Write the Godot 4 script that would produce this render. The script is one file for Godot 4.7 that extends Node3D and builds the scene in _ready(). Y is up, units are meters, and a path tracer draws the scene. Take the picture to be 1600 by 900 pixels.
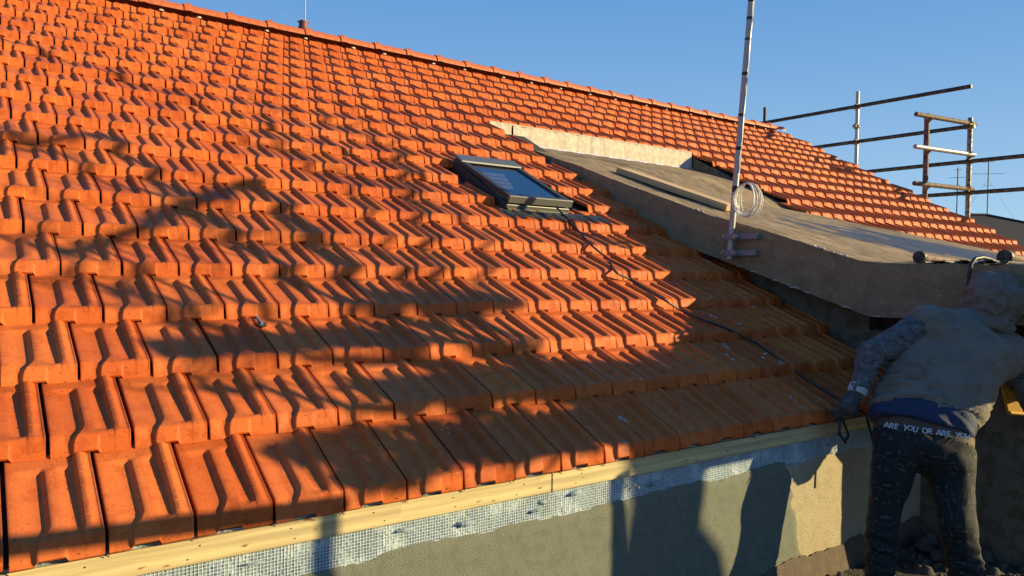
extends Node3D
# Tiled roof with a rendered dormer, a plasterer at work, scaffold beyond the verge.
# World: x along the eave, y up, z towards the terrace; origin on the eave line.

const PITCH := 0.484589            # roof pitch, 27.76 degrees
const TW := 0.225                  # cover width of a tile
const GAUGE := 0.374365            # row spacing up the slope
const CAM := Vector3(-0.06724, 0.74708, 2.24448)
const FPX := 1179.0247             # focal length in photo pixels (1600 x 900)
const SUN := Vector3(0.755, 0.262, 0.600)   # towards the sun
const RIDGE_ROW := 19.62
const VERGE := 55.0                # last tile column
const FLOOR_Y := -0.86

var cam_r: Vector3
var cam_u: Vector3
var cam_f: Vector3
var rng := RandomNumberGenerator.new()
var M := {}

# ---------------------------------------------------------------- pixels to directions
func pdir(px: float, py: float) -> Vector3:
	return cam_f + cam_r * ((px - 800.0) / FPX) + cam_u * ((450.0 - py) / FPX)

func hit(px: float, py: float, n: Vector3, d: float) -> Vector3:
	var v := pdir(px, py)
	return CAM + v * ((d - n.dot(CAM)) / n.dot(v))

func on_roof(px: float, py: float, h := 0.0) -> Vector3:
	return hit(px, py, Vector3(0, cos(PITCH), sin(PITCH)), h)

func on_x(px: float, py: float, x0: float) -> Vector3:
	return hit(px, py, Vector3(1, 0, 0), x0)

func on_z(px: float, py: float, z0: float) -> Vector3:
	return hit(px, py, Vector3(0, 0, 1), z0)

func at_depth(px: float, py: float, d: float) -> Vector3:
	return CAM + pdir(px, py) * d

func project(p: Vector3) -> Vector3:
	var d := p - CAM
	var z := d.dot(cam_f)
	return Vector3(800.0 + FPX * d.dot(cam_r) / z, 450.0 - FPX * d.dot(cam_u) / z, z)

# ---------------------------------------------------------------- mesh builder
class MB:
	var v := PackedVector3Array()
	var n := PackedVector3Array()
	var t := PackedVector2Array()
	var c := PackedColorArray()
	var col := Color(1, 1, 1)
	var idx := PackedInt32Array()

	func vert(p: Vector3, nn: Vector3, uv := Vector2.ZERO) -> int:
		v.append(p); n.append(nn); t.append(uv); c.append(col)
		return v.size() - 1

	func tri(a: int, b: int, d: int) -> void:
		# order so that the clockwise side agrees with the normals
		var g := (v[d] - v[a]).cross(v[b] - v[a])
		if g.dot(n[a] + n[b] + n[d]) < 0.0:
			idx.append_array(PackedInt32Array([a, d, b]))
		else:
			idx.append_array(PackedInt32Array([a, b, d]))

	func face(pts: Array, out: Vector3) -> void:
		var nn: Vector3 = (pts[1] - pts[0]).cross(pts[2] - pts[0])
		if nn.length_squared() < 1e-16 and pts.size() > 3:
			nn = (pts[2] - pts[0]).cross(pts[3] - pts[0])
		nn = nn.normalized()
		if nn.dot(out) < 0.0:
			nn = -nn
		var i0 := v.size()
		for p in pts:
			vert(p, nn, Vector2(p.x + p.z * 0.37, p.y + p.z * 0.61))
		for k in range(1, pts.size() - 1):
			tri(i0, i0 + k, i0 + k + 1)

	func box(xf: Transform3D, size: Vector3, b := 0.0) -> void:
		var h := size * 0.5
		b = minf(b, minf(h.x, minf(h.y, h.z)) * 0.9)
		var P := func(sx, sy, sz, ax):
			var q := Vector3(sx * (h.x - b), sy * (h.y - b), sz * (h.z - b))
			q[ax] = [sx, sy, sz][ax] * h[ax]
			return xf * q
		for ax in 3:
			for s in [-1, 1]:
				var pts := []
				for k in [[-1, -1], [1, -1], [1, 1], [-1, 1]]:
					var q := [0, 0, 0]
					q[ax] = s; q[(ax + 1) % 3] = k[0]; q[(ax + 2) % 3] = k[1]
					pts.append(P.call(q[0], q[1], q[2], ax))
				var o := Vector3.ZERO
				o[ax] = s
				face(pts, xf.basis * o)
		if b <= 0.0:
			return
		for ax in 3:
			var a1 := (ax + 1) % 3
			var a2 := (ax + 2) % 3
			for s1 in [-1, 1]:
				for s2 in [-1, 1]:
					var e := [0, 0, 0]
					e[a1] = s1; e[a2] = s2
					var l := e.duplicate(); l[ax] = -1
					var g := e.duplicate(); g[ax] = 1
					var o := Vector3(e[0], e[1], e[2])
					face([P.call(l[0], l[1], l[2], a1), P.call(g[0], g[1], g[2], a1), P.call(g[0], g[1], g[2], a2), P.call(l[0], l[1], l[2], a2)], xf.basis * o)
		for sx in [-1, 1]:
			for sy in [-1, 1]:
				for sz in [-1, 1]:
					face([P.call(sx, sy, sz, 0), P.call(sx, sy, sz, 1), P.call(sx, sy, sz, 2)], xf.basis * Vector3(sx, sy, sz))

	func tube(pts: Array, rad, sides := 8, caps := true) -> void:
		var cnt := pts.size()
		var prev := Vector3.ZERO
		var rings := []
		for i in cnt:
			var d: Vector3 = (pts[mini(i + 1, cnt - 1)] - pts[maxi(i - 1, 0)]).normalized()
			if i == 0:
				prev = d.cross(Vector3.UP if absf(d.y) < 0.9 else Vector3.RIGHT).normalized()
			else:
				prev = (prev - d * prev.dot(d)).normalized()
			var w := d.cross(prev)
			var r: float = rad[i] if rad is Array else rad
			var ring := []
			for k in sides + 1:
				var an := TAU * k / sides
				var nn := prev * cos(an) + w * sin(an)
				ring.append(vert(pts[i] + nn * r, nn, Vector2(float(k) / sides, i)))
			rings.append(ring)
			if i > 0:
				for k in sides:
					tri(rings[i - 1][k], rings[i - 1][k + 1], ring[k + 1])
					tri(rings[i - 1][k], ring[k + 1], ring[k])
		if caps:
			for e in [0, cnt - 1]:
				var o: Vector3 = (pts[0] - pts[1]).normalized() if e == 0 else (pts[cnt - 1] - pts[cnt - 2]).normalized()
				var cc := vert(pts[e], o)
				var rim := []
				for k in sides:
					rim.append(vert(v[rings[e][k]], o))
				for k in sides:
					tri(cc, rim[k], rim[(k + 1) % sides])

	func mesh() -> ArrayMesh:
		var arr := []
		arr.resize(Mesh.ARRAY_MAX)
		arr[Mesh.ARRAY_VERTEX] = v
		arr[Mesh.ARRAY_NORMAL] = n
		arr[Mesh.ARRAY_TEX_UV] = t
		arr[Mesh.ARRAY_COLOR] = c
		arr[Mesh.ARRAY_INDEX] = idx
		var m := ArrayMesh.new()
		m.add_surface_from_arrays(Mesh.PRIMITIVE_TRIANGLES, arr)
		return m

func put(called: String, shape, material: Material, parent: Node = self) -> MeshInstance3D:
	var o := MeshInstance3D.new()
	o.name = called
	o.mesh = shape.mesh() if shape is MB else shape
	o.material_override = material
	parent.add_child(o, true)
	return o

func tag(o: Node, label: String, category: String, group := "") -> Node:
	o.set_meta("label", label)
	o.set_meta("category", category)
	if group != "":
		o.set_meta("group", group)
	return o

func thing(called: String, label: String, category: String, at := Vector3.ZERO, group := "") -> Node3D:
	var o := Node3D.new()
	o.name = called
	add_child(o, true)
	o.position = at
	tag(o, label, category, group)
	return o

func group_node(called: String, parent: Node) -> Node3D:
	var o := Node3D.new()
	o.name = called
	parent.add_child(o, true)
	return o

# ---------------------------------------------------------------- materials
func lin(r: float, g: float, b: float) -> Color:
	return Color(r, g, b).linear_to_srgb()

func noise_image(seed_: int, freq: float, size := 256, oct := 4, kind := FastNoiseLite.TYPE_SIMPLEX_SMOOTH) -> Image:
	var fn := FastNoiseLite.new()
	fn.seed = seed_
	fn.noise_type = kind
	fn.frequency = freq
	fn.fractal_octaves = oct
	var im := fn.get_seamless_image(size, size)
	im.convert(Image.FORMAT_RGBA8)
	return im

# layers: [image, lower edge, upper edge, colour]; each is blended over the base where the noise lies above the edge
func paint(base: Color, layers: Array, size := 256) -> ImageTexture:
	var im := Image.create(size, size, true, Image.FORMAT_RGBA8)
	for y in size:
		for x in size:
			var c := base
			for l in layers:
				var s: float = smoothstep(l[1], l[2], (l[0] as Image).get_pixel(x, y).r)
				var k: Color = l[3]
				c = c.lerp(k, s * k.a)
			c.a = 1.0
			im.set_pixel(x, y, c)
	im.generate_mipmaps()
	return ImageTexture.create_from_image(im)

func normal_tex(im: Image, strength: float) -> ImageTexture:
	var b := im.duplicate() as Image
	b.bump_map_to_normal_map(strength)
	b.generate_mipmaps()
	return ImageTexture.create_from_image(b)

func mat(col: Color, rough: float, tex: Texture2D = null, scale := 1.0, nrm: Texture2D = null, nscale := 0.5, world := true) -> StandardMaterial3D:
	var m := StandardMaterial3D.new()
	m.albedo_color = col
	m.roughness = rough
	if tex:
		m.albedo_texture = tex
	if nrm:
		m.normal_enabled = true
		m.normal_texture = nrm
		m.normal_scale = nscale
	if tex or nrm:
		m.uv1_triplanar = true
		m.uv1_world_triplanar = world
		m.uv1_scale = Vector3(scale, scale, scale)
	return m

func make_materials() -> void:
	var fine := noise_image(3, 0.06, 256, 4)
	var coarse := noise_image(8, 0.015, 256, 5)
	var grit := noise_image(21, 0.18, 256, 3)
	var specks := noise_image(33, 0.09, 256, 2)
	var cells := noise_image(5, 0.05, 256, 2, FastNoiseLite.TYPE_CELLULAR)
	M.grit_n = normal_tex(grit, 3.0)
	M.fine_n = normal_tex(fine, 4.0)
	# clay: mottled firing, pale dust scuffs, a few dark pits
	var clay_t := paint(Color(0.95, 0.95, 0.95), [[coarse, 0.5, 0.75, Color(0.84, 0.78, 0.76, 0.75)], [fine, 0.55, 0.8, Color(1.0, 1.0, 1.0, 0.8)], [grit, 0.62, 0.85, Color(0.80, 0.74, 0.72, 0.6)], [specks, 0.80, 0.88, Color(1.0, 1.0, 0.98, 0.6)], [specks, 0.16, 0.09, Color(0.45, 0.30, 0.28, 0.9)]])
	M.clay_tex = clay_t
	var dust := paint(Color(0.9, 0.9, 0.9), [[coarse, 0.45, 0.7, Color(1, 1, 1, 0.9)], [fine, 0.62, 0.85, Color(1.0, 0.97, 0.95, 0.9)]])
	M.clay = []
	var tints := [[0.56, 0.130, 0.031], [0.51, 0.114, 0.027], [0.58, 0.142, 0.036], [0.49, 0.106, 0.025], [0.55, 0.134, 0.037], [0.60, 0.144, 0.032], [0.51, 0.120, 0.030], [0.45, 0.096, 0.025], [0.55, 0.148, 0.046]]
	for i in tints.size():
		var tint = tints[i]
		var cm := mat(lin(tint[0], tint[1], tint[2]), 0.46 + 0.04 * (i % 3), clay_t, 2.3 + 0.2 * i, M.grit_n, 0.12)
		cm.metallic_specular = 0.2
		M.clay.append(cm)
	var stained := paint(Color(0.93, 0.93, 0.93), [[coarse, 0.5, 0.75, Color(0.82, 0.76, 0.74, 0.8)], [fine, 0.60, 0.72, Color(1, 1, 1, 0.5)]])
	M.clay_soft = stained
	M.clay_many = mat(Color(1, 1, 1), 0.5, clay_t, 2.3, M.grit_n, 0.1)
	M.clay_many.vertex_color_use_as_albedo = true
	M.clay_many.metallic_specular = 0.2
	M.ridge = mat(lin(0.50, 0.125, 0.036), 0.6, clay_t, 3.0, M.grit_n, 0.15)
	M.underlay = mat(lin(0.03, 0.025, 0.022), 0.9)
	M.hood = mat(lin(0.165, 0.140, 0.114), 0.95, M.clay_soft, 3.0, M.grit_n, 0.25, false)
	M.mortar_light = mat(lin(0.60, 0.52, 0.43), 0.95, dust, 3.0, M.grit_n, 0.8)
	M.mortar_spot = mat(lin(0.46, 0.38, 0.32), 0.95, dust, 8.0, M.grit_n, 0.8)
	M.render_wet = mat(lin(0.165, 0.172, 0.132), 0.85, paint(Color(0.9, 0.9, 0.9), [[coarse, 0.35, 0.8, Color(0.80, 0.82, 0.80, 0.7)], [grit, 0.55, 0.8, Color(1, 1, 0.97, 0.7)], [grit, 0.3, 0.15, Color(0.5, 0.5, 0.5, 0.8)]]), 3.5, M.grit_n, 0.6)
	M.render_dry = mat(lin(0.46, 0.38, 0.25), 0.95, paint(Color(0.9, 0.9, 0.9), [[coarse, 0.4, 0.8, Color(0.84, 0.84, 0.83, 0.7)], [grit, 0.6, 0.8, Color(1, 1, 1, 0.7)], [specks, 0.25, 0.12, Color(0.55, 0.5, 0.45, 0.7)]]), 3.0, M.grit_n, 1.0)
	M.base_brown = mat(lin(0.115, 0.082, 0.058), 0.9, dust, 4.0, M.grit_n, 1.0)
	M.scrim = mat(lin(0.40, 0.45, 0.47), 0.9, paint(Color(0.60, 0.67, 0.72), [[coarse, 0.40, 0.75, Color(0.95, 0.96, 0.96, 0.9)], [fine, 0.56, 0.75, Color(0.52, 0.59, 0.64, 0.7)]]), 1.3, M.grit_n, 0.9)
	M.strand = mat(lin(0.54, 0.60, 0.63), 0.6)
	M.slab_side = mat(lin(0.275, 0.215, 0.122), 0.95, paint(Color(0.9, 0.9, 0.9), [[coarse, 0.35, 0.8, Color(0.80, 0.80, 0.80, 0.7)], [fine, 0.6, 0.8, Color(1, 1, 1, 0.8)]]), 1.3, M.grit_n, 0.3)
	M.crumb = mat(lin(0.50, 0.42, 0.33), 0.95, dust, 6.0, M.grit_n, 1.0)
	M.side_wall = mat(lin(0.20, 0.165, 0.115), 0.95, paint(Color(0.85, 0.85, 0.85), [[coarse, 0.45, 0.7, Color(0.7, 0.68, 0.62, 0.9)], [grit, 0.55, 0.8, Color(1, 1, 1, 0.6)], [fine, 0.65, 0.85, Color(1, 0.97, 0.9, 0.8)]]), 2.0, M.grit_n, 0.9)
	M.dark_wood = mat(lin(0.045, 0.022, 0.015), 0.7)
	M.lavender = mat(lin(0.42, 0.36, 0.55), 0.6)
	M.black_plastic = mat(lin(0.012, 0.012, 0.013), 0.45)
	M.cable = mat(lin(0.010, 0.010, 0.011), 0.5)
	M.white_cable = mat(lin(0.72, 0.70, 0.64), 0.45)
	M.lead = mat(lin(0.035, 0.037, 0.042), 0.45)
	M.lead.metallic = 0.3
	M.alu = mat(lin(0.16, 0.16, 0.152), 0.45)
	M.alu.metallic = 0.55
	M.alu_dark = mat(lin(0.028, 0.028, 0.028), 0.6)
	var g := StandardMaterial3D.new()
	g.albedo_color = Color(0.05, 0.06, 0.065, 0.38)
	g.transparency = BaseMaterial3D.TRANSPARENCY_ALPHA
	g.roughness = 0.03
	g.metallic_specular = 0.9
	M.glass = g
	var rust := paint(Color(0.9, 0.9, 0.9), [[coarse, 0.42, 0.6, Color(0.55, 0.40, 0.30, 0.95)], [fine, 0.55, 0.75, Color(0.75, 0.70, 0.66, 0.7)]])
	M.steel = mat(lin(0.30, 0.295, 0.27), 0.5, rust, 2.2)
	M.steel.metallic = 0.35
	M.galv = mat(lin(0.42, 0.42, 0.41), 0.42, paint(Color(0.95, 0.95, 0.95), [[cells, 0.4, 0.7, Color(0.82, 0.82, 0.83, 0.8)], [fine, 0.6, 0.8, Color(0.8, 0.79, 0.77, 0.7)]]), 6.0)
	M.galv.metallic = 0.3
	M.steel_dark = mat(lin(0.085, 0.075, 0.065), 0.55, rust, 2.0)
	M.steel_dark.metallic = 0.3
	M.rusty = mat(lin(0.23, 0.155, 0.108), 0.75, rust, 3.0)
	M.bracket = mat(lin(0.18, 0.195, 0.205), 0.55)
	M.bracket.metallic = 0.15
	M.bolt = mat(lin(0.5, 0.47, 0.45), 0.35)
	M.bolt.metallic = 0.8
	M.concrete_floor = mat(lin(0.085, 0.072, 0.058), 0.95, paint(Color(0.85, 0.85, 0.85), [[coarse, 0.45, 0.65, Color(0.55, 0.52, 0.5, 0.9)], [grit, 0.6, 0.8, Color(1, 1, 1, 0.6)]]), 1.2, M.grit_n, 1.0)
	M.rubble = mat(lin(0.085, 0.068, 0.052), 0.95, dust, 6.0, M.grit_n, 1.0)
	M.ground = mat(lin(0.20, 0.165, 0.115), 1.0, dust, 0.2)
	M.house_wall = mat(lin(0.50, 0.44, 0.36), 0.95, dust, 0.8, M.grit_n, 0.5)
	M.dark_tile = mat(lin(0.034, 0.018, 0.015), 0.8, paint(Color(0.9, 0.9, 0.9), [[fine, 0.45, 0.7, Color(0.65, 0.6, 0.6, 0.9)], [specks, 0.82, 0.9, Color(1, 1, 1, 1)]]), 0.6)
	M.pot = mat(lin(0.16, 0.045, 0.030), 0.6)
	M.bark = mat(lin(0.11, 0.085, 0.06), 0.95, dust, 4.0, M.grit_n, 1.0)
	M.leaf = mat(lin(0.06, 0.09, 0.03), 0.7)
	M.leaf.cull_mode = BaseMaterial3D.CULL_DISABLED
	M.yellow = mat(lin(0.62, 0.33, 0.015), 0.5, dust, 5.0)
	# pine: long grain
	var gi := Image.create(256, 256, true, Image.FORMAT_RGBA8)
	var gn := FastNoiseLite.new()
	gn.seed = 12; gn.frequency = 0.02; gn.fractal_octaves = 4
	for y in 256:
		for x in 256:
			var w := gn.get_noise_2d(x * 0.25, y * 3.0 + gn.get_noise_2d(x * 0.5, y * 0.5) * 14.0)
			var k := clampf(0.90 + w * 0.17, 0.0, 1.0)
			var kn := smoothstep(0.56, 0.64, gn.get_noise_2d(x * 1.3 + 500.0, y * 2.2 + 90.0))
			gi.set_pixel(x, y, Color(k, k * 0.97, k * 0.90).lerp(Color(0.55, 0.38, 0.25), kn * 0.8))
	gi.generate_mipmaps()
	M.grain = ImageTexture.create_from_image(gi)
	M.pine = StandardMaterial3D.new()
	M.pine.albedo_color = lin(0.58, 0.48, 0.28)
	M.pine.albedo_texture = M.grain
	M.pine.roughness = 0.7
	M.plank = M.pine.duplicate()
	M.plank.albedo_color = lin(0.64, 0.45, 0.25)
	# cloth
	M.hoodie = mat(lin(0.175, 0.146, 0.116), 0.95, paint(Color(0.95, 0.95, 0.95), [[coarse, 0.5, 0.7, Color(0.80, 0.79, 0.78, 0.8)], [coarse, 0.70, 0.82, Color(1.0, 0.98, 0.92, 0.4)], [specks, 0.83, 0.88, Color(1, 1, 1, 1)]]), 2.2, M.grit_n, 0.1, false)
	M.hoodie.rim_enabled = true
	M.hoodie.rim = 0.3
	var wisps := noise_image(61, 0.035, 256, 4, FastNoiseLite.TYPE_PERLIN)
	var spl := paint(Color(0.05, 0.05, 0.052), [[wisps, 0.70, 0.80, Color(0.50, 0.50, 0.49, 0.7)], [specks, 0.89, 0.94, Color(0.75, 0.75, 0.72, 1)], [coarse, 0.58, 0.82, Color(0.17, 0.17, 0.175, 0.5)]])
	M.jeans = mat(Color(1, 1, 1), 0.85, spl, 6.5, M.grit_n, 0.3, false)
	var spl2 := paint(Color(0.30, 0.31, 0.32), [[fine, 0.6, 0.8, Color(0.46, 0.46, 0.46, 0.7)], [specks, 0.88, 0.93, Color(0.70, 0.69, 0.67, 1)], [wisps, 0.60, 0.75, Color(0.52, 0.51, 0.50, 0.6)], [coarse, 0.4, 0.25, Color(0.18, 0.18, 0.19, 0.8)]])
	M.sleeve = mat(Color(1, 0.98, 0.96), 0.95, spl2, 5.5, M.grit_n, 0.3, false)
	M.glove = mat(lin(0.55, 0.56, 0.55), 0.8, spl2, 5.0, M.grit_n, 0.3, false)
	M.cuff = mat(lin(0.36, 0.35, 0.33), 0.95)
	M.shirt = mat(lin(0.010, 0.022, 0.065), 0.8, dust, 3.0, null, 0.5, false)
	M.belt = mat(lin(0.075, 0.040, 0.024), 0.75)
	M.skin = mat(lin(0.38, 0.20, 0.13), 0.6)
	M.boots = mat(lin(0.05, 0.042, 0.035), 0.85)
	M.print = mat(lin(0.40, 0.40, 0.40), 0.7)

# ---------------------------------------------------------------- roof tile
# x: 0..1 across the tile, s: metres up from its lower edge; height above the bedding plane
func tile_h(x: float, s: float) -> float:
	var k := clampf((s - 0.038) / 0.336, 0.0, 1.2)
	var pan := lerpf(0.049, 0.0, k)
	var rib := lerpf(0.0515, 0.014, k)
	var t := clampf(1.0 - s / 0.095, 0.0, 1.0)
	t = t * t * (3.0 - 2.0 * t)
	var w1 := 0.425 - 0.155 * t                                  # right wall of the first channel
	var head := 1.0 - smoothstep(0.318, 0.338, s)
	var d1 := 0.0128 * smoothstep(0.03, lerpf(0.36, 0.22, t), x) * (1.0 - smoothstep(w1 - 0.035, w1 + 0.03, x)) * head
	var send := 0.046 + 0.9 * (x - 0.69) * (x - 0.69)
	var d2 := 0.0088 * smoothstep(0.545, 0.70, x) * (1.0 - smoothstep(0.765, 0.80, x)) * head * smoothstep(send, send + 0.022, s)
	var h := lerpf(pan, rib, smoothstep(0.77, 0.805, x) - 0.85 * smoothstep(0.885, 0.955, x))
	h -= d1 + d2
	h -= 0.0015 * (1.0 - smoothstep(0.03, 0.05, x))
	h += 0.0035 * smoothstep(0.795, 0.85, x) * (1.0 - smoothstep(0.85, 0.925, x)) * smoothstep(0.03, 0.08, s)
	h += 0.0022 * smoothstep(0.43, 0.49, x) * (1.0 - smoothstep(0.49, 0.57, x)) * head * smoothstep(0.04, 0.10, s)
	h += 0.0016 * smoothstep(0.955, 0.972, x)
	var edge := 0.017 * (smoothstep(0.265, 0.305, x) - smoothstep(0.575, 0.615, x)) - 0.001
	var lip := lerpf(0.050, 0.038, smoothstep(0.2, 0.32, x))
	if s < lip:
		h = lerpf(edge, h, 1.0 - pow(1.0 - s / lip, 1.22))
	return h

func tile_mesh(longest := 1.0) -> ArrayMesh:
	var b := MB.new()
	var xs := [0.034, 0.038, 0.044, 0.05, 0.08, 0.12, 0.16, 0.20, 0.225, 0.245, 0.265, 0.285, 0.305, 0.33, 0.355, 0.375, 0.39, 0.405, 0.42, 0.435, 0.45, 0.465, 0.49, 0.52, 0.545, 0.575, 0.595, 0.615, 0.645, 0.68, 0.71, 0.735, 0.755, 0.77, 0.785, 0.80, 0.815, 0.84, 0.87, 0.90, 0.915, 0.93, 0.95, 0.965, 0.978, 0.986]
	var ss := [0.0, 0.003, 0.008, 0.015, 0.022, 0.028, 0.033, 0.038, 0.044, 0.050, 0.057, 0.065, 0.075, 0.087, 0.10, 0.14, 0.20, 0.27, 0.310, 0.320, 0.326, 0.332, 0.340, 0.36, 0.40]
	var nx := xs.size()
	while ss[ss.size() - 1] > longest:
		ss.pop_back()
	for s in ss:
		for x in xs:
			var e := 0.0012
			var hx: float = (tile_h(x + e / TW, s) - tile_h(x - e / TW, s)) / (2.0 * e)
			var s0 := maxf(s - e, 0.0)
			var hs: float = (tile_h(x, s + e) - tile_h(x, s0)) / (s + e - s0)
			b.vert(Vector3(x * TW, tile_h(x, s), -s), Vector3(-hx, 1.0, hs).normalized(), Vector2(x, s))
	for j in ss.size() - 1:
		for i in nx - 1:
			var a := j * nx + i
			b.tri(a, a + 1, a + nx + 1)
			b.tri(a, a + nx + 1, a + nx)
	# thickness: both flanks and the lower edge
	for side in [[xs[0], -1.0], [xs[nx - 1], 1.0]]:
		for j in ss.size() - 1:
			var h0 := tile_h(side[0], ss[j])
			var h1 := tile_h(side[0], ss[j + 1])
			b.face([Vector3(side[0] * TW, h0, -ss[j]), Vector3(side[0] * TW, h1, -ss[j + 1]), Vector3(side[0] * TW, h1 - 0.022, -ss[j + 1]), Vector3(side[0] * TW, minf(h0 - 0.010, h1 - 0.022), -ss[j])], Vector3(side[1], 0, 0))
	for i in nx - 1:
		var h0 := tile_h(xs[i], 0.0)
		var h1 := tile_h(xs[i + 1], 0.0)
		b.face([Vector3(xs[i] * TW, h0, 0), Vector3(xs[i + 1] * TW, h1, 0), Vector3(xs[i + 1] * TW, h1 - 0.009, -0.003), Vector3(xs[i] * TW, h0 - 0.009, -0.003)], Vector3(0, 0, 1))
		b.face([Vector3(xs[i] * TW, h0 - 0.009, -0.003), Vector3(xs[i + 1] * TW, h1 - 0.009, -0.003), Vector3(xs[i + 1] * TW, h1 - 0.009, -0.05), Vector3(xs[i] * TW, h0 - 0.009, -0.05)], Vector3(0, -1, 0))
	# small moulded ticks on the right rib
	for s in [0.105, 0.165, 0.225, 0.285]:
		if s > longest:
			continue
		var p0 := Vector3(0.800 * TW, tile_h(0.80, s) - 0.003, -s)
		var p1 := Vector3(0.865 * TW, tile_h(0.865, s) - 0.0006, -s)
		var top := Vector3(0.812 * TW, tile_h(0.815, s) + 0.0035, -s)
		for dz in [0.0035, -0.0035]:
			b.face([p0, top, p1 + Vector3(0, 0, dz * 0.5), p0 + Vector3(0, 0, dz)], Vector3(-0.3, 0.5, dz * 200.0))
			b.face([top, p1, p1 + Vector3(0, 0, dz)], Vector3(0, 0.6, dz * 200.0))
	return b.mesh()

func tile_wanted(u: float, row: int) -> bool:
	var um := u + 0.5
	if row == 0 and um < 21.2:
		return true
	# roof window
	if um > 13.35 and um < 17.1 and row >= 7 and row <= 8:
		return false
	# dormer
	if um > 19.3 and um < 33.1 and row >= 9 and row <= 12:
		return false
	if um > 20.9 and um < 33.1 and row >= 0 and row <= 12:
		return false
	return true

func build_roof(house: Node3D) -> void:
	var roof := group_node("roof", house)
	roof.rotation.x = PITCH
	var tm := tile_mesh()
	var short_tile := tile_mesh(0.21)
	var spots := []
	for row in range(0, 20):
		var u := -9.0 + (0.5 if row % 2 == 1 else 0.0)
		while u < VERGE - 3.2 + row * 0.19:
			if tile_wanted(u, row):
				var jr := 0.006
				var pos := Vector3(u * TW + rng.randf_range(-0.0016, 0.0016), rng.randf_range(-0.0010, 0.0018), -row * GAUGE + rng.randf_range(-0.004, 0.004))
				var bs := Basis.from_euler(Vector3(rng.randf_range(-0.004, 0.004), rng.randf_range(-jr, jr), rng.randf_range(-0.006, 0.006)))
				if row == 0:
					pos.y -= 0.030
					bs = bs * Basis(Vector3.RIGHT, 0.075)
				spots.append([Transform3D(bs, pos), row, u, (rng.randi() % 7 if rng.randf() < 0.88 else 7 + rng.randi() % 2), rng.randf()])
			u += 1.0
	# those that show largest in the picture become parts of their own
	for sp in spots:
		var w: Vector3 = roof.transform * ((sp[0] as Transform3D).origin + Vector3(0.11, 0.03, -0.18))
		var q := project(w)
		var seen := q.z > 0.3 and q.x > -60.0 and q.x < 1640.0 and q.y > -40.0 and q.y < 940.0
		var size := absf((w - CAM).normalized().dot(roof.basis.y)) / (q.z * q.z)
		sp.append(size if seen else 0.0)
	spots.sort_custom(func(a, b): return a[5] > b[5])
	var rest := []
	var top_row := []
	for i in spots.size():
		if i < 300:
			var o := put("roof_tile", tm, M.clay[spots[i][3]], roof)
			o.transform = spots[i][0]
		else:
			if spots[i][1] == 19:
				top_row.append(spots[i])
			else:
				rest.append(spots[i])
	# the last course is cut under the ridge
	for q in top_row:
		var o := put("cut_tile", short_tile, M.clay[q[3]], roof)
		o.transform = q[0]
	var mm := MultiMesh.new()
	mm.transform_format = MultiMesh.TRANSFORM_3D
	mm.use_colors = true
	mm.mesh = tm
	mm.instance_count = rest.size()
	for i in rest.size():
		mm.set_instance_transform(i, rest[i][0])
		var c: Color = (M.clay[rest[i][3]] as StandardMaterial3D).albedo_color.srgb_to_linear()
		mm.set_instance_color(i, c * (0.90 + 0.18 * rest[i][4]))
	var mi := MultiMeshInstance3D.new()
	mi.name = "roof_tiles"
	mi.multimesh = mm
	mi.material_override = M.clay_many
	mi.set_meta("kind", "stuff")
	roof.add_child(mi, true)
	# boarding under the tiles, left open for the dormer
	var b := MB.new()
	var zr := -RIDGE_ROW * GAUGE
	for r in [[-9.0, 20.7, 0.02, 4.70], [-9.0, 19.3, 4.70, 7.33], [19.3, 33.1, 4.85, 7.33], [33.2, VERGE - 2.6, 0.02, 7.33]]:
		b.box(Transform3D(Basis.IDENTITY, Vector3((r[0] + r[1]) * 0.5 * TW, -0.045, -(r[2] + r[3]) * 0.5)), Vector3((r[1] - r[0]) * TW, 0.02, r[3] - r[2]))
	put("underlay", b, M.underlay, roof)
	# ridge caps: each laps the next with a rounded collar
	var ridge_z := zr
	var cap := MB.new()
	var prof := [[0.0, 0.104], [0.03, 0.118], [0.055, 0.122], [0.075, 0.114], [0.085, 0.102], [0.47, 0.094]]
	var rings := []
	for q in prof:
		var ring := []
		for k in 13:
			var an := PI * k / 12.0
			var nn := Vector3(0, sin(an), cos(an))
			ring.append(cap.vert(Vector3(q[0], sin(an) * q[1] * 0.95 - 0.035, cos(an) * q[1] * 1.15), nn))
		rings.append(ring)
	for j in prof.size() - 1:
		for k in 12:
			cap.tri(rings[j][k], rings[j][k + 1], rings[j + 1][k + 1])
			cap.tri(rings[j][k], rings[j + 1][k + 1], rings[j + 1][k])
	var capm := cap.mesh()
	var x := -2.2
	while x < VERGE * TW - 0.3:
		var o := put("ridge_tile", capm, M.ridge, roof)
		o.position = Vector3(x + 0.012 + 0.004 * sin(x * 7.0), 0.075, ridge_z + 0.02)
		o.rotation = Vector3(-PITCH, 0.006 * sin(x * 13.0), 0.004 * sin(x * 5.0))
		x += 0.439
	# mortar under the ridge, as small lumps where it squeezed out
	var lumps := MB.new()
	for i in 26:
		var lx := -1.5 + i * 0.55 + rng.randf() * 0.3
		blob(lumps, Vector3(lx, 0.055, ridge_z + 0.14), Vector3(0.03, 0.012, 0.012), i)
	var lo := put("ridge_mortar", lumps, M.mortar_light, roof)
	lo.set_meta("kind", "stuff")
	# cement spatters on the tiles beside the dormer and along the eave
	var sp := MB.new()
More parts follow.
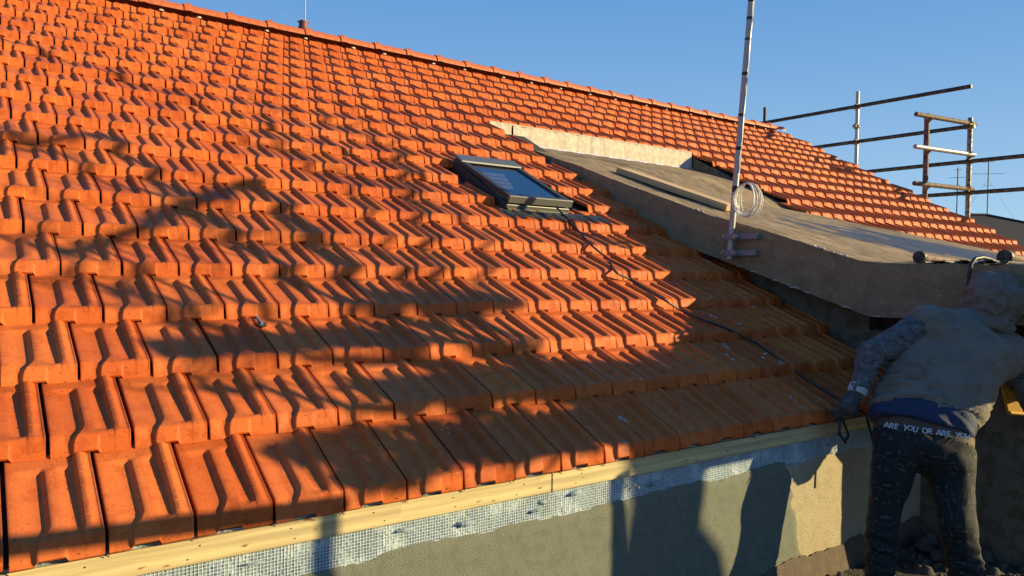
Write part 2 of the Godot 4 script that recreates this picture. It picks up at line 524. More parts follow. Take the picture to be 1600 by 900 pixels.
	var places := [[1130, 497, 0.05], [1150, 505, 0.03], [1105, 470, 0.04], [1190, 482, 0.045], [1205, 560, 0.05], [1145, 562, 0.05], [1140, 540, 0.05], [1215, 572, 0.03], [1165, 575, 0.02], [1110, 410, 0.03], [1120, 455, 0.04], [1240, 622, 0.03], [1280, 620, 0.03], [1255, 632, 0.02], [1040, 570, 0.02], [1000, 600, 0.025], [985, 655, 0.03], [975, 690, 0.025], [1015, 705, 0.02], [700, 660, 0.02], [202, 437, 0.01], [470, 78, 0.03], [445, 18, 0.04]]
	for i in places.size():
		var q = places[i]
		for j in 3:
			var w := on_roof(q[0], q[1], 0.028)
			w += Vector3(rng.randf_range(-1, 1), 0, 0) * q[2] * 1.1 + roof.basis.z * rng.randf_range(-1, 1) * q[2] * 1.4
			var l := roof.transform.affine_inverse() * w
			# rest on the tile below
			l.y = tile_top(l.x, -l.z) + 0.0008
			blob(sp, l, Vector3(q[2] * rng.randf_range(0.15, 0.5), 0.0012, q[2] * rng.randf_range(0.15, 0.6)), i * 7 + j)
	var so := put("cement_spatter", sp, M.mortar_spot, roof)
	so.set_meta("kind", "stuff")

# height of the tiled surface in roof coordinates
func tile_top(x: float, s: float) -> float:
	var row := clampi(int(floor(s / GAUGE)), 0, 19)
	var u := x / TW - (0.5 if row % 2 == 1 else 0.0)
	var h := tile_h(clampf(u - floor(u), 0.036, 0.985), s - row * GAUGE)
	if row == 0:
		h -= 0.030 * (1.0 - s / 0.4)
	return h

func on_tiles(px: float, py: float, lift: float) -> Vector3:
	var inv := Basis(Vector3.RIGHT, PITCH).inverse()
	var h := 0.03
	for i in 3:
		var l := inv * on_roof(px, py, h)
		h = maxf(tile_top(l.x, -l.z), 0.02 if i < 2 else 0.0)
	return on_roof(px, py, h + lift)

func blob(b: MB, at: Vector3, size: Vector3, seed_: int, flat := true) -> void:
	var r := RandomNumberGenerator.new()
	r.seed = seed_ * 977 + 5
	var n := 9
	var top := b.vert(at + Vector3(0, size.y, 0), Vector3.UP)
	var rims := []
	for lev in [[0.6, 0.8], [1.0, -0.2 if flat else -0.6]]:
		var ring := []
		for k in n:
			var an := TAU * k / n
			var q := r.randf_range(0.65, 1.2)
			var d := Vector3(cos(an) * size.x * lev[0] * q, size.y * lev[1], sin(an) * size.z * lev[0] * q)
			ring.append(b.vert(at + d, Vector3(cos(an) * 0.6, 0.7, sin(an) * 0.6).normalized()))
		rims.append(ring)
	for k in n:
		b.tri(top, rims[0][k], rims[0][(k + 1) % n])
		b.tri(rims[0][k], rims[1][k], rims[1][(k + 1) % n])
		b.tri(rims[0][k], rims[1][(k + 1) % n], rims[0][(k + 1) % n])

# ---------------------------------------------------------------- dormer
const LEFT := [[-4.42, 2.125], [-3.78, 1.950], [-3.09, 1.727], [-2.26, 1.434], [-1.58, 1.207], [-1.01, 1.047], [-0.48, 0.885], [-0.36, 0.850], [-0.22, 0.833], [0.0, 0.827], [1.45, 0.826]]
const RIGHT := [[-4.42, 2.12], [-3.60, 1.86], [-2.92, 1.50], [-2.37, 1.36], [-1.67, 1.20], [-1.07, 1.065], [-0.586, 0.945], [-0.3, 0.870], [-0.12, 0.835], [0.10, 0.828], [1.45, 0.828]]
const DX0 := 4.48
const DX1 := 7.46

func prof_y(tab: Array, z: float) -> float:
	if z <= tab[0][0]:
		return tab[0][1]
	for i in tab.size() - 1:
		if z <= tab[i + 1][0]:
			var t: float = (z - tab[i][0]) / (tab[i + 1][0] - tab[i][0])
			return lerpf(tab[i][1], tab[i + 1][1], t)
	return tab[tab.size() - 1][1]

func slab_y(x: float, z: float) -> float:
	return lerpf(prof_y(LEFT, z), prof_y(RIGHT, z), smoothstep(0.0, 1.0, clampf((x - DX0) / (DX1 - DX0), 0, 1)))

func slab_under(z: float) -> float:
	return maxf(0.497, 0.512 + (-0.335 - z) * 0.31)

func slab_texture() -> Array:
	var n := FastNoiseLite.new()
	n.seed = 77; n.frequency = 0.02; n.fractal_octaves = 5
	var w := 512
	var im := Image.create(w, w, true, Image.FORMAT_RGBA8)
	var ro := Image.create(w, w, true, Image.FORMAT_RGBA8)
	for y in w:
		for x in w:
			var fx := float(x) / w            # 0 at the near side edge, 1 at the far one
			var fz := float(y) / w            # 0 at the back, 1 at the front
			var streak := n.get_noise_2d(x * 0.75 + n.get_noise_2d(x * 0.6, y * 0.6) * 60.0, y * 0.30 + n.get_noise_2d(x * 0.9 + 70.0, y * 0.9) * 30.0)
			var fine := n.get_noise_2d(x * 4.0 + 900, y * 4.0)
			var k := 0.82 + streak * 0.30 + fine * 0.20
			var c := Color(k, k * 0.93, k * 0.84)
			# damp patch with its own outline, sky reflection put into its blue-grey
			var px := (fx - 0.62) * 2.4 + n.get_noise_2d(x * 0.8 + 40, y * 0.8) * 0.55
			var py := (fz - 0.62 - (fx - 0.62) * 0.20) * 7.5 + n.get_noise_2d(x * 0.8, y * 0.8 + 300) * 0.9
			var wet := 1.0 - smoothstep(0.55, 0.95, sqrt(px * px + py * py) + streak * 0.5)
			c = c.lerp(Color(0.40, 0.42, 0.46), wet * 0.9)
			var damp2 := smoothstep(0.28, 0.45, n.get_noise_2d(x * 0.35 + 1200, y * 0.9 + 70))
			c = c.lerp(c * 0.72, damp2 * 0.7)
			c.a = 1.0
			im.set_pixel(x, y, c)
			var r := lerpf(0.95, 0.45, wet)
			ro.set_pixel(x, y, Color(r, r, r))
	im.generate_mipmaps()
	ro.generate_mipmaps()
	return [ImageTexture.create_from_image(im), ImageTexture.create_from_image(ro)]

func build_dormer(house: Node3D) -> void:
	var n := FastNoiseLite.new()
	n.seed = 4; n.frequency = 1.2
	var dormer := group_node("dormer", house)
	var top := MB.new()
	var nx := 60
	var nz := 126
	var ids := []
	for j in nz + 1:
		for i in nx + 1:
			var z := lerpf(-4.42, 1.45, float(j) / nz)
			var x := lerpf(DX0, DX1, float(i) / nx)
			var f := func(a, c): return slab_y(a, c) + n.get_noise_2d(a * 1.2, c * 1.2) * 0.008 + n.get_noise_2d(a * 9.0, c * 4.0) * 0.0025
			var y: float = f.call(x, z)
			var edge := 0.0
			if i == 0:
				edge = absf(n.get_noise_2d(z * 9.0, 3.0)) * 0.022 + absf(n.get_noise_2d(z * 34.0, 9.0)) * 0.012
				y -= edge * 0.5
			var dx: float = (f.call(x + 0.02, z) - f.call(x - 0.02, z)) / 0.04
			var dz: float = (f.call(x, z + 0.02) - f.call(x, z - 0.02)) / 0.04
			ids.append(top.vert(Vector3(x + edge, y, z), Vector3(-dx, 1, -dz).normalized(), Vector2(float(i) / nx, float(j) / nz)))
	for j in nz:
		for i in nx:
			var a := j * (nx + 1) + i
			top.tri(a, a + 1, a + nx + 2)
			top.tri(a, a + nx + 2, a + nx + 1)
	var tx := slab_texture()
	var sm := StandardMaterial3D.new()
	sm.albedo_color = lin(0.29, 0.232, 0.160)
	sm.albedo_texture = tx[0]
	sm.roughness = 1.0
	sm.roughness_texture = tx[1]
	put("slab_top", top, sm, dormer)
	# rendered side of the slab, its lower edge a little ragged
	var side := MB.new()
	var rows := 6
	var under := MB.new()
	var rim := MB.new()
	for j in nz:
		for r in rows:
			var q := []
			for k in [[j, r], [j + 1, r], [j + 1, r + 1], [j, r + 1]]:
				var z := lerpf(-4.42, 1.45, float(k[0]) / nz)
				var yt: float = top.v[k[0] * (nx + 1)].y
				var xe: float = top.v[k[0] * (nx + 1)].x
				var yb := slab_under(z) + n.get_noise_2d(z * 5.0, 70.0) * 0.004
				var t := float(k[1]) / rows
				var xx := lerpf(xe, DX0 + 0.004, minf(t * 6.0, 1.0)) + n.get_noise_2d(z * 2.0, t * 3.0) * 0.006
				if k[1] == 0:
					xx = xe
				q.append(Vector3(xx, lerpf(yt, yb, t), z))
			side.face(q, Vector3(-1, 0, 0))
		var z0 := lerpf(-4.42, 1.45, float(j) / nz)
		var z1 := lerpf(-4.42, 1.45, float(j + 1) / nz)
		var y0 := slab_under(z0) + n.get_noise_2d(z0 * 5.0, 70.0) * 0.004
		var y1 := slab_under(z1) + n.get_noise_2d(z1 * 5.0, 70.0) * 0.004
		under.face([Vector3(DX0 + 0.004, y0, z0), Vector3(DX0 + 0.004, y1, z1), Vector3(DX1, y1, z1), Vector3(DX1, y0, z0)], Vector3(0, -1, 0))
	put("slab_side", side, M.slab_side, dormer)
	under.face([Vector3(DX0 + 0.01, 0.497, 1.45), Vector3(DX1, 0.497, 1.45), Vector3(DX1, 0.82, 1.45), Vector3(DX0 + 0.01, 0.82, 1.45)], Vector3(0, 0, 1))
	for j in nz:
		var z0 := lerpf(-4.42, 1.45, float(j) / nz)
		var z1 := lerpf(-4.42, 1.45, float(j + 1) / nz)
		under.face([Vector3(DX1, slab_y(DX1, z0), z0), Vector3(DX1, slab_y(DX1, z1), z1), Vector3(DX1, minf(slab_under(z1), slab_y(DX1, z1) - 0.1), z1), Vector3(DX1, minf(slab_under(z0), slab_y(DX1, z0) - 0.1), z0)], Vector3(1, 0, 0))
	put("slab_soffit", under, M.slab_side, dormer)
	# crumbs of mortar left along the upper and lower arris
	var cr := MB.new()
	for i in 150:
		var z := -3.2 + rng.randf() * 3.0
		if z > -0.72 and z < -0.42 or rng.randf() < 0.06:
			blob(cr, Vector3(DX0 + rng.randf() * 0.03, prof_y(LEFT, z) - 0.002, z), Vector3(0.012, 0.006, 0.020) * rng.randf_range(0.3, 1.4), 300 + i, false)
	for i in 22:
		var z := -1.3 + rng.randf() * 1.1
		blob(cr, Vector3(DX0 + 0.004 + rng.randf() * 0.01, slab_under(z) + 0.004, z), Vector3(0.008, 0.004, 0.03) * rng.randf_range(0.3, 1.5), 500 + i, false)
	put("arris_crumbs", cr, M.crumb, dormer).set_meta("kind", "stuff")
	# wall under the slab
	var w := MB.new()
	var wz := [-2.2, -1.6, -1.2, -0.9, -0.6, -0.385]
	for i in wz.size() - 1:
		var za: float = wz[i]
		var zb: float = wz[i + 1]
		w.face([Vector3(4.68, slab_under(za) + 0.05, za), Vector3(4.68, slab_under(zb) + 0.05, zb), Vector3(4.68, -0.4, zb), Vector3(4.68, -0.4, za)], Vector3(-1, 0, 0))
	w.face([Vector3(4.68, 0.55, -0.385), Vector3(4.9, 0.55, -0.385), Vector3(4.9, -0.4, -0.385), Vector3(4.68, -0.4, -0.385)], Vector3(0, 0, 1))
	w.box(Transform3D(Basis.IDENTITY, Vector3(4.79, (FLOOR_Y + 0.38) * 0.5, 0.1375)), Vector3(0.22, 0.40 - FLOOR_Y + 0.02, 1.045), 0.004)
	w.box(Transform3D(Basis.IDENTITY, Vector3(6.1, -0.23, 0.585)), Vector3(2.40, 1.26, 0.14), 0.004)
	put("side_wall", w, M.side_wall, dormer)
	var rec := MB.new()  # plain dark strip set back between wall top and slab
	rec.box(Transform3D(Basis.IDENTITY, Vector3(4.85, 0.45, 0.137)), Vector3(0.10, 0.098, 1.04))
	put("dark_strip", rec, M.dark_wood, dormer)
	# rough concrete upstand where the slab meets the tiles above
	var band := MB.new()
	for seg in [[4.30, 4.575], [4.60, 7.40]]:
		var cnt := int((seg[1] - seg[0]) / 0.05) + 1
		for i in cnt:
			var x0 := lerpf(seg[0], seg[1], float(i) / cnt)
			var x1 := lerpf(seg[0], seg[1], float(i + 1) / cnt)
			var e0 := n.get_noise_2d(x0 * 6.0, 20.0) * 0.008
			var e1 := n.get_noise_2d(x1 * 6.0, 20.0) * 0.008
			band.face([Vector3(x0, 2.02, -4.292 + e0), Vector3(x1, 2.02, -4.292 + e1), Vector3(x1, 2.286, -4.297 + e1), Vector3(x0, 2.286, -4.297 + e0)], Vector3(0, 0, 1))
		for x in seg:
			band.face([Vector3(x, 2.02, -4.315), Vector3(x, 2.02, -4.5), Vector3(x, 2.286, -4.5), Vector3(x, 2.286, -4.325)], Vector3(-1 if x == seg[0] else 1, 0, 0))
	put("upstand", band, M.mortar_light, dormer)
	var bt := MB.new()
	bt.box(Transform3D(Basis.IDENTITY, Vector3(5.84, 2.292, -4.33)), Vector3(3.10, 0.014, 0.075), 0.003)
	put("batten", bt, M.mortar_light, dormer)
	var mem := MB.new()
	for i in 40:
		var x0 := 4.62 + i * 0.07
		mem.box(Transform3D(Basis(Vector3.UP, 0.04 * sin(i * 3.1)), Vector3(x0 + 0.035, slab_y(x0, -4.28) + 0.004, -4.272)), Vector3(0.066, 0.012 + 0.006 * sin(i * 1.7), 0.012))
	put("membrane_edge", mem, M.lavender, dormer)
	# cut side of the roof opening
	var ck := MB.new()
	var tri := []
	for z in [-4.45, -4.0, -3.6, -3.2, -2.85]:
		tri.append(z)
	for i in tri.size() - 1:
		var a: float = tri[i]
		var c: float = tri[i + 1]
		ck.face([Vector3(7.42, -a * tan(PITCH) - 0.03, a), Vector3(7.42, -c * tan(PITCH) - 0.03, c), Vector3(7.42, slab_y(7.42, c) - 0.15, c), Vector3(7.42, slab_y(7.42, a) - 0.15, a)], Vector3(-1, 0, 0))
	put("cheek", ck, M.side_wall, dormer)

# ---------------------------------------------------------------- eave wall
func build_wall(house: Node3D) -> void:
	var n := FastNoiseLite.new()
	n.seed = 14; n.frequency = 1.0; n.fractal_octaves = 4
	var wall := MB.new()
	wall.box(Transform3D(Basis.IDENTITY, Vector3(1.3, -0.50, -0.145)), Vector3(6.78, 0.96, 0.25))
	var wo := put("wall", wall, M.scrim, house)
	wo.position = Vector3(0, -0.011, -0.019)
	# older dry coat beside the dormer, and fresh damp render trowelled over it with ragged edges
	for part in [["dry_render", M.render_dry, 3.05, 4.68, -0.0165], ["damp_render", M.render_wet, -2.0, 3.26, -0.012]]:
		var coat := MB.new()
		var damp: bool = part[0] == "damp_render"
		var nx := int((part[3] - part[2]) / 0.02)
		var ny := 24
		var ids := []
		for j in ny + 1:
			for i in nx + 1:
				var f := float(i) / nx
				var g := float(j) / ny
				var xx: float = lerpf(part[2], part[3], f)
				var yt := -0.198 + n.get_noise_2d(xx * 2.2, 0.0) * 0.030 + n.get_noise_2d(xx * 16.0, 5.0) * 0.012
				var yy := lerpf(yt, FLOOR_Y + 0.02, g)
				if damp:
					# the end of the fresh coat leans to the right towards the floor
					var e := 0.04 + 0.17 * g + n.get_noise_2d(4.0, yy * 9.0) * 0.035 + n.get_noise_2d(9.0, yy * 40.0) * 0.010
					xx += e * smoothstep(0.93, 1.0, f)
				var zz: float = part[4] + n.get_noise_2d(xx * 3.0, yy * 3.0) * 0.003 + n.get_noise_2d(xx * 1.5 + yy * 6.0, yy * 11.0) * 0.0018
				if j == 0 or (damp and i == nx):
					zz -= 0.005
				ids.append(coat.vert(Vector3(xx, yy, zz), Vector3(0, 0, 1)))
		for j in ny:
			for i in nx:
				var q := j * (nx + 1) + i
				coat.tri(q, q + 1, q + nx + 2)
				coat.tri(q, q + nx + 2, q + nx + 1)
		for j in ny + 1:
			for i in nx + 1:
				var x0 := coat.v[j * (nx + 1) + maxi(i - 1, 0)]
				var x1 := coat.v[j * (nx + 1) + mini(i + 1, nx)]
				var y0 := coat.v[maxi(j - 1, 0) * (nx + 1) + i]
				var y1 := coat.v[mini(j + 1, ny) * (nx + 1) + i]
				coat.n[j * (nx + 1) + i] = (y1 - y0).cross(x1 - x0).normalized()
		put(part[0], coat, part[1], wo)
	# glass-fibre scrim: woven strands standing on the mortar
	var st := MB.new()
	var cell := 0.0105
	var sx := -0.9
	while sx < 4.66:
		var zz := -0.0195 + n.get_noise_2d(sx * 8.0, 40.0) * 0.002
		st.box(Transform3D(Basis(Vector3.BACK, n.get_noise_2d(sx * 3.0, 60.0) * 0.05), Vector3(sx, -0.150, zz)), Vector3(0.0016, 0.108, 0.0014))
		sx += cell
	for r in 11:
		var hx := -0.9
		while hx < 4.6:
			var yy0 := -0.0985 - r * cell + n.get_noise_2d(hx * 2.0, 90.0) * 0.002
			var yy1 := -0.0985 - r * cell + n.get_noise_2d((hx + 0.1) * 2.0, 90.0) * 0.002
			st.tube([Vector3(hx, yy0, -0.0194), Vector3(hx + 0.1, yy1, -0.0194)], 0.0009, 4, false)
			hx += 0.1
	put("scrim_strands", st, M.strand, wo).set_meta("kind", "stuff")
	# mortar smeared over the strands here and there
	var sm := MB.new()
	for i in 14:
		var lx := -0.3 + rng.randf() * 4.4
		var bl := MB.new()
		blob(bl, Vector3.ZERO, Vector3(rng.randf_range(0.015, 0.07), 0.0008, rng.randf_range(0.004, 0.016)), 900 + i)
		var xf := Transform3D(Basis(Vector3.RIGHT, PI / 2), Vector3(lx, rng.randf_range(-0.205, -0.115), -0.0175))
		for k in range(0, bl.idx.size(), 3):
			var id := []
			for q in 3:
				var vi := bl.idx[k + q]
				id.append(sm.vert(xf * bl.v[vi], xf.basis * bl.n[vi]))
			sm.tri(id[0], id[1], id[2])
	put("mortar_smears", sm, M.scrim, wo).set_meta("kind", "stuff")
	# dark plinth of old mortar along the foot of the wall
	var pl := MB.new()
	var x := 2.4
	while x < 4.66:
		var q := []
		for xx in [x, x + 0.012]:
			q.append(-0.71 + n.get_noise_2d(xx * 3.0, 30.0) * 0.05 + n.get_noise_2d(xx * 9.0, 31.0) * 0.010)
		pl.face([Vector3(x, q[0], -0.006), Vector3(x + 0.012, q[1], -0.006), Vector3(x + 0.012, FLOOR_Y - 0.02, 0.02), Vector3(x, FLOOR_Y - 0.02, 0.02)], Vector3(0, 0.1, 1))
		x += 0.012
	put("old_plinth", pl, M.base_brown, wo)
	# pine fascia under the eave
	var fb := MB.new()
	for seg in [[-1.98, 1.76], [1.765, 4.66]]:
		var h0 := Vector3(seg[0], 0, 0)
		var c := Vector3((seg[0] + seg[1]) * 0.5, -0.074, -0.040)
		var s := Vector3(seg[1] - seg[0], 0.072, 0.030)
		var i0 := fb.v.size()
		fb.box(Transform3D(Basis.IDENTITY, c), s, 0.002)
		for k in range(i0, fb.v.size()):
			fb.t[k] = Vector2(fb.v[k].x * 0.9, fb.v[k].y * 2.2 + fb.v[k].z)
	var fo := put("fascia_board", fb, M.pine, house)
	var nails := MB.new()
	for k in 20:
		for dy in [-0.058, -0.092]:
			var np := Vector3(-1.0 + k * 0.29 + 0.02 * sin(k * 5.0 + dy * 90.0), dy, -0.0245)
			nails.tube([np, np + Vector3(0, 0, 0.0012)], 0.0022, 7)
	put("nail_heads", nails, M.steel_dark, fo).set_meta("kind", "stuff")
	# gable walls and the slope behind the ridge close the house
	var back := MB.new()
	var zr := -RIDGE_ROW * GAUGE * cos(PITCH)
	var yr := RIDGE_ROW * GAUGE * sin(PITCH)
	var xv := (VERGE - 2.2) * TW
	back.face([Vector3(-2.0, yr, zr), Vector3(xv, yr, zr), Vector3(xv, 0, zr * 2.0), Vector3(-2.0, 0, zr * 2.0)], Vector3(0, 1, -0.5))
	put("rear_slope", back, M.ridge, house)
	var gb := MB.new()
	for gx in [-1.95, xv - 0.08]:
		gb.face([Vector3(gx, yr - 0.1, zr), Vector3(gx, -0.1, 0), Vector3(gx, -5.0, 0), Vector3(gx, -5.0, zr * 2.0), Vector3(gx, -0.1, zr * 2.0)], Vector3(-1 if gx < 0 else 1, 0, 0))
	gb.face([Vector3(4.9, -0.06, -0.02), Vector3(xv - 0.08, -0.06, -0.02), Vector3(xv - 0.08, -5.0, -0.02), Vector3(4.9, -5.0, -0.02)], Vector3(0, 0, 1))
	put("gable_wall", gb, M.house_wall, house)

# ---------------------------------------------------------------- roof window
func build_roof_window(house: Node3D) -> void:
	var w := group_node("roof_window", house)
	w.rotation.x = PITCH
	var x0 := 13.62 * TW
	var x1 := 16.22 * TW
	var z0 := -6.80 * GAUGE          # lower end
	var z1 := -8.98 * GAUGE          # upper end
	var cx := (x0 + x1) * 0.5
	var cz := (z0 + z1) * 0.5
	var wd := x1 - x0
	var ln := z0 - z1
	var B := Basis.IDENTITY
	var fr := MB.new()
	for s in [-1, 1]:
		fr.box(Transform3D(B, Vector3(cx + s * (wd * 0.5 - 0.03), 0.012, cz)), Vector3(0.06, 0.09, ln), 0.004)
	fr.box(Transform3D(B, Vector3(cx, 0.013, z0 - 0.03)), Vector3(wd - 0.12, 0.086, 0.06), 0.004)
	fr.box(Transform3D(B, Vector3(cx, 0.013, z1 + 0.03)), Vector3(wd - 0.12, 0.086, 0.06), 0.004)
	put("frame", fr, M.alu_dark, w)
	# sash, a little open at the bottom
	var sash := MB.new()
	var tilt := Basis(Vector3.RIGHT, -0.035)
	var T := Transform3D(tilt, Vector3(cx, 0.074, z1 + 0.03))
	for s in [-1, 1]:
		sash.box(T * Transform3D(B, Vector3(s * (wd * 0.5 - 0.03), 0.0, ln * 0.5 - 0.03)), Vector3(0.056, 0.036, ln + 0.01), 0.006)
	sash.box(T * Transform3D(B, Vector3(0, 0.0, ln - 0.045)), Vector3(wd - 0.112, 0.036, 0.045), 0.006)
	var so := put("sash", sash, M.alu_dark, w)
	var rail := MB.new()
	rail.box(T * Transform3D(B, Vector3(0, -0.004, ln - 0.008)), Vector3(wd + 0.008, 0.056, 0.024), 0.004)
	put("bottom_rail", rail, M.alu, so)
	var hood := MB.new()
	hood.box(Transform3D(Basis(Vector3.RIGHT, 0.05), Vector3(cx, 0.096, z1 + 0.04)), Vector3(wd + 0.01, 0.020, 0.14), 0.010)
	put("top_cover", hood, M.alu, w)
	var pane := MB.new()
	pane.box(T * Transform3D(B, Vector3(0, 0.002, ln * 0.5)), Vector3(wd - 0.11, 0.006, ln - 0.12))
	put("pane", pane, M.glass, w)
	var cill := MB.new()
	cill.box(Transform3D(Basis(Vector3.RIGHT, 0.05), Vector3(cx, 0.040, z0 + 0.012)), Vector3(wd, 0.030, 0.02), 0.004)
	cill.box(Transform3D(Basis(Vector3.RIGHT, 0.12), Vector3(cx, 0.012, z0 + 0.03)), Vector3(wd - 0.02, 0.03, 0.03), 0.004)
	put("sill_trim", cill, M.alu, w)
	# the room under it: dark shaft with a blind's pale slats folded at the top
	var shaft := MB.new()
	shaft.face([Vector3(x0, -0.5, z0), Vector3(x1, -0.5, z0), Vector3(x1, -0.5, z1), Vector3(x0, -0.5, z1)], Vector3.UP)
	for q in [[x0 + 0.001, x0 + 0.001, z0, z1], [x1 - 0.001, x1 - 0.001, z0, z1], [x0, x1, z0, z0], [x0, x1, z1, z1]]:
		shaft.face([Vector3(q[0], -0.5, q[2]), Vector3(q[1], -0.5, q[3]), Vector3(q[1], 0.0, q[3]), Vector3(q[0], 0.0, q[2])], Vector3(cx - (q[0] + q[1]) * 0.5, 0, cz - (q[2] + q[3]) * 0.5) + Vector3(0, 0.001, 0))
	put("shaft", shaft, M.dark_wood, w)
	for i in 4:
		var sl := MB.new()
		sl.box(Transform3D(Basis(Vector3.RIGHT, 0.25), Vector3(cx - 0.06, 0.035 - i * 0.012, z1 + 0.17 + i * 0.055)), Vector3(wd - 0.26, 0.012, 0.036), 0.003)
		put("blind_slat", sl, M.mortar_light, w)
	# pleated lead apron dressed over the tiles below
	var ap := MB.new()
	var nx := 150
	var nz := 12
	var ids := []
	var ax0 := x0 - 0.09
	var ax1 := x1 + 0.30
	for j in nz + 1:
		for i in nx + 1:
			var x := lerpf(ax0, ax1, float(i) / nx)
			var z := lerpf(z0 + 0.05, z0 + 0.20 + 0.012 * sin(x * 37.0), float(j) / nz)
			var h := maxf(tile_top(x, -z), 0.012) + 0.006 + 0.0022 * sin(x * 420.0)
			ids.append(ap.vert(Vector3(x, lerpf(0.028, h, smoothstep(0.0, 0.25, float(j) / nz)), z), Vector3(0.35 * cos(x * 420.0), 1.0, 0.1).normalized()))
	for j in nz:
		for i in nx:
			var a := j * (nx + 1) + i
			ap.tri(a, a + 1, a + nx + 2)
			ap.tri(a, a + nx + 2, a + nx + 1)
	put("lead_apron", ap, M.lead, w)

# ---------------------------------------------------------------- pole, cables, timber
func band_ring(b: MB, a: Vector3, d: Vector3, r: float, w: float) -> void:
	b.tube([a - d * w * 0.5, a + d * w * 0.5], r, 14, true)

func build_pole() -> void:
	var foot := on_x(1139.5, 405, 4.42)
	var top0 := on_x(1174, 0, 4.42)
	var d := (top0 - foot).normalized()
	var t := thing("antenna_pole", "tall galvanised pole clamped to the side of the brown slab", "pole", foot)
	var P := func(py: float) -> Vector3:
		return (top0 - foot) * ((405.0 - py) / 405.0)
	var b := MB.new()
	b.tube([Vector3.ZERO, d * 3.4], 0.0222, 18)
	put("pole", b, M.galv, t)
	for q in [[28, 0.02], [113, 0.022], [177, 0.022], [229, 0.025], [293, 0.045], [60, 0.015], [0, 0.03]]:
		var k := MB.new()
		band_ring(k, P.call(q[0]), d, 0.0236, q[1])
		put("tape_band", k, M.black_plastic, t)
	for py in [369.0, 395.0]:
		var k := MB.new()
		var c: Vector3 = P.call(py)
		k.box(Transform3D(Basis.IDENTITY, c + Vector3(-0.024, 0, 0.008)), Vector3(0.006, 0.042, 0.12), 0.002)
		k.box(Transform3D(Basis.IDENTITY, c + Vector3(0.012, 0, 0.13)), Vector3(0.006, 0.040, 0.17), 0.002)
		k.box(Transform3D(Basis.IDENTITY, c + Vector3(0.045, 0, 0.20)), Vector3(0.07, 0.040, 0.006), 0.002)
		k.box(Transform3D(Basis.IDENTITY, c + Vector3(0.045, 0, -0.045)), Vector3(0.14, 0.036, 0.006), 0.002)
		k.box(Transform3D(Basis.IDENTITY, c + Vector3(0.045, 0, 0.055)), Vector3(0.14, 0.036, 0.006), 0.002)
		var br := put("bracket", k, M.bracket, t)
		for dz in [-0.042, 0.055]:
			var bo := MB.new()
			bo.tube([c + Vector3(-0.027, 0, dz), c + Vector3(-0.040, 0, dz)], 0.0085, 6)
			put("bolt", bo, M.bolt, br)
		var wb := MB.new()
		wb.tube([c + Vector3(-0.034, 0, 0.055), c + Vector3(-0.034, 0.0, 0.095)], 0.004, 6)
		put("bolt", wb, M.bolt, br)
	# feed cable up the pole
	var f := MB.new()
	var pts := []
	for i in 26:
		var y := 0.62 + i * 0.11
		pts.append(d * y + Vector3(-0.004, 0, 0.024 + 0.004 * sin(i * 1.3)))
	f.tube(pts, 0.0032, 6)
	put("feed_cable", f, M.white_cable, t)
	# spare cable coiled and tied to the pole
	var coil := MB.new()
	var cp: Vector3 = foot + P.call(292) + Vector3(-0.01, -0.005, 0.03)
	var loops := []
	var r := RandomNumberGenerator.new()
	r.seed = 5
	for l in 9:
		var ra := 0.085 + r.randf_range(-0.012, 0.022)
		var rb := 0.112 + r.randf_range(-0.014, 0.012)
		var tw := r.randf_range(-0.5, 0.5)
		for k in 24:
			var an := TAU * k / 24.0
			var q := Vector3(0, cos(an) * rb - rb * 0.72, sin(an) * ra * cos(tw) + ra * 0.86)
			q.x = sin(an) * ra * sin(tw) + (l - 4) * 0.005 * (0.4 + sin(an * 0.5))
			loops.append(cp + q)
	coil.tube(loops, 0.0034, 6)
	tag(put("cable_coil", coil, M.white_cable), "coil of thin white cable tied to the galvanised pole", "cable")

func build_timber() -> void:
	var z0 := -2.95
	var z1 := -1.70
	var a := Vector3(4.90, slab_y(4.90, z0), z0)
	var c := Vector3(4.93, slab_y(4.93, z1), z1)
	var d := (c - a).normalized()
	var side := Vector3.UP.cross(d).normalized()
	var up := d.cross(side).normalized()
	var b := MB.new()
	b.box(Transform3D(Basis(side, up, d), Vector3.ZERO), Vector3(0.17, 0.052, (c - a).length()), 0.003)
	for k in b.v.size():
		b.t[k] = Vector2(b.v[k].dot(d) * 0.7, b.v[k].dot(side) * 3.0 + b.v[k].dot(up) * 3.0)
	var o := put("timber_plank", b, M.plank)
	o.position = (a + c) * 0.5 + up * 0.034
	tag(o, "rough pine plank lying on the sloping brown slab", "plank")

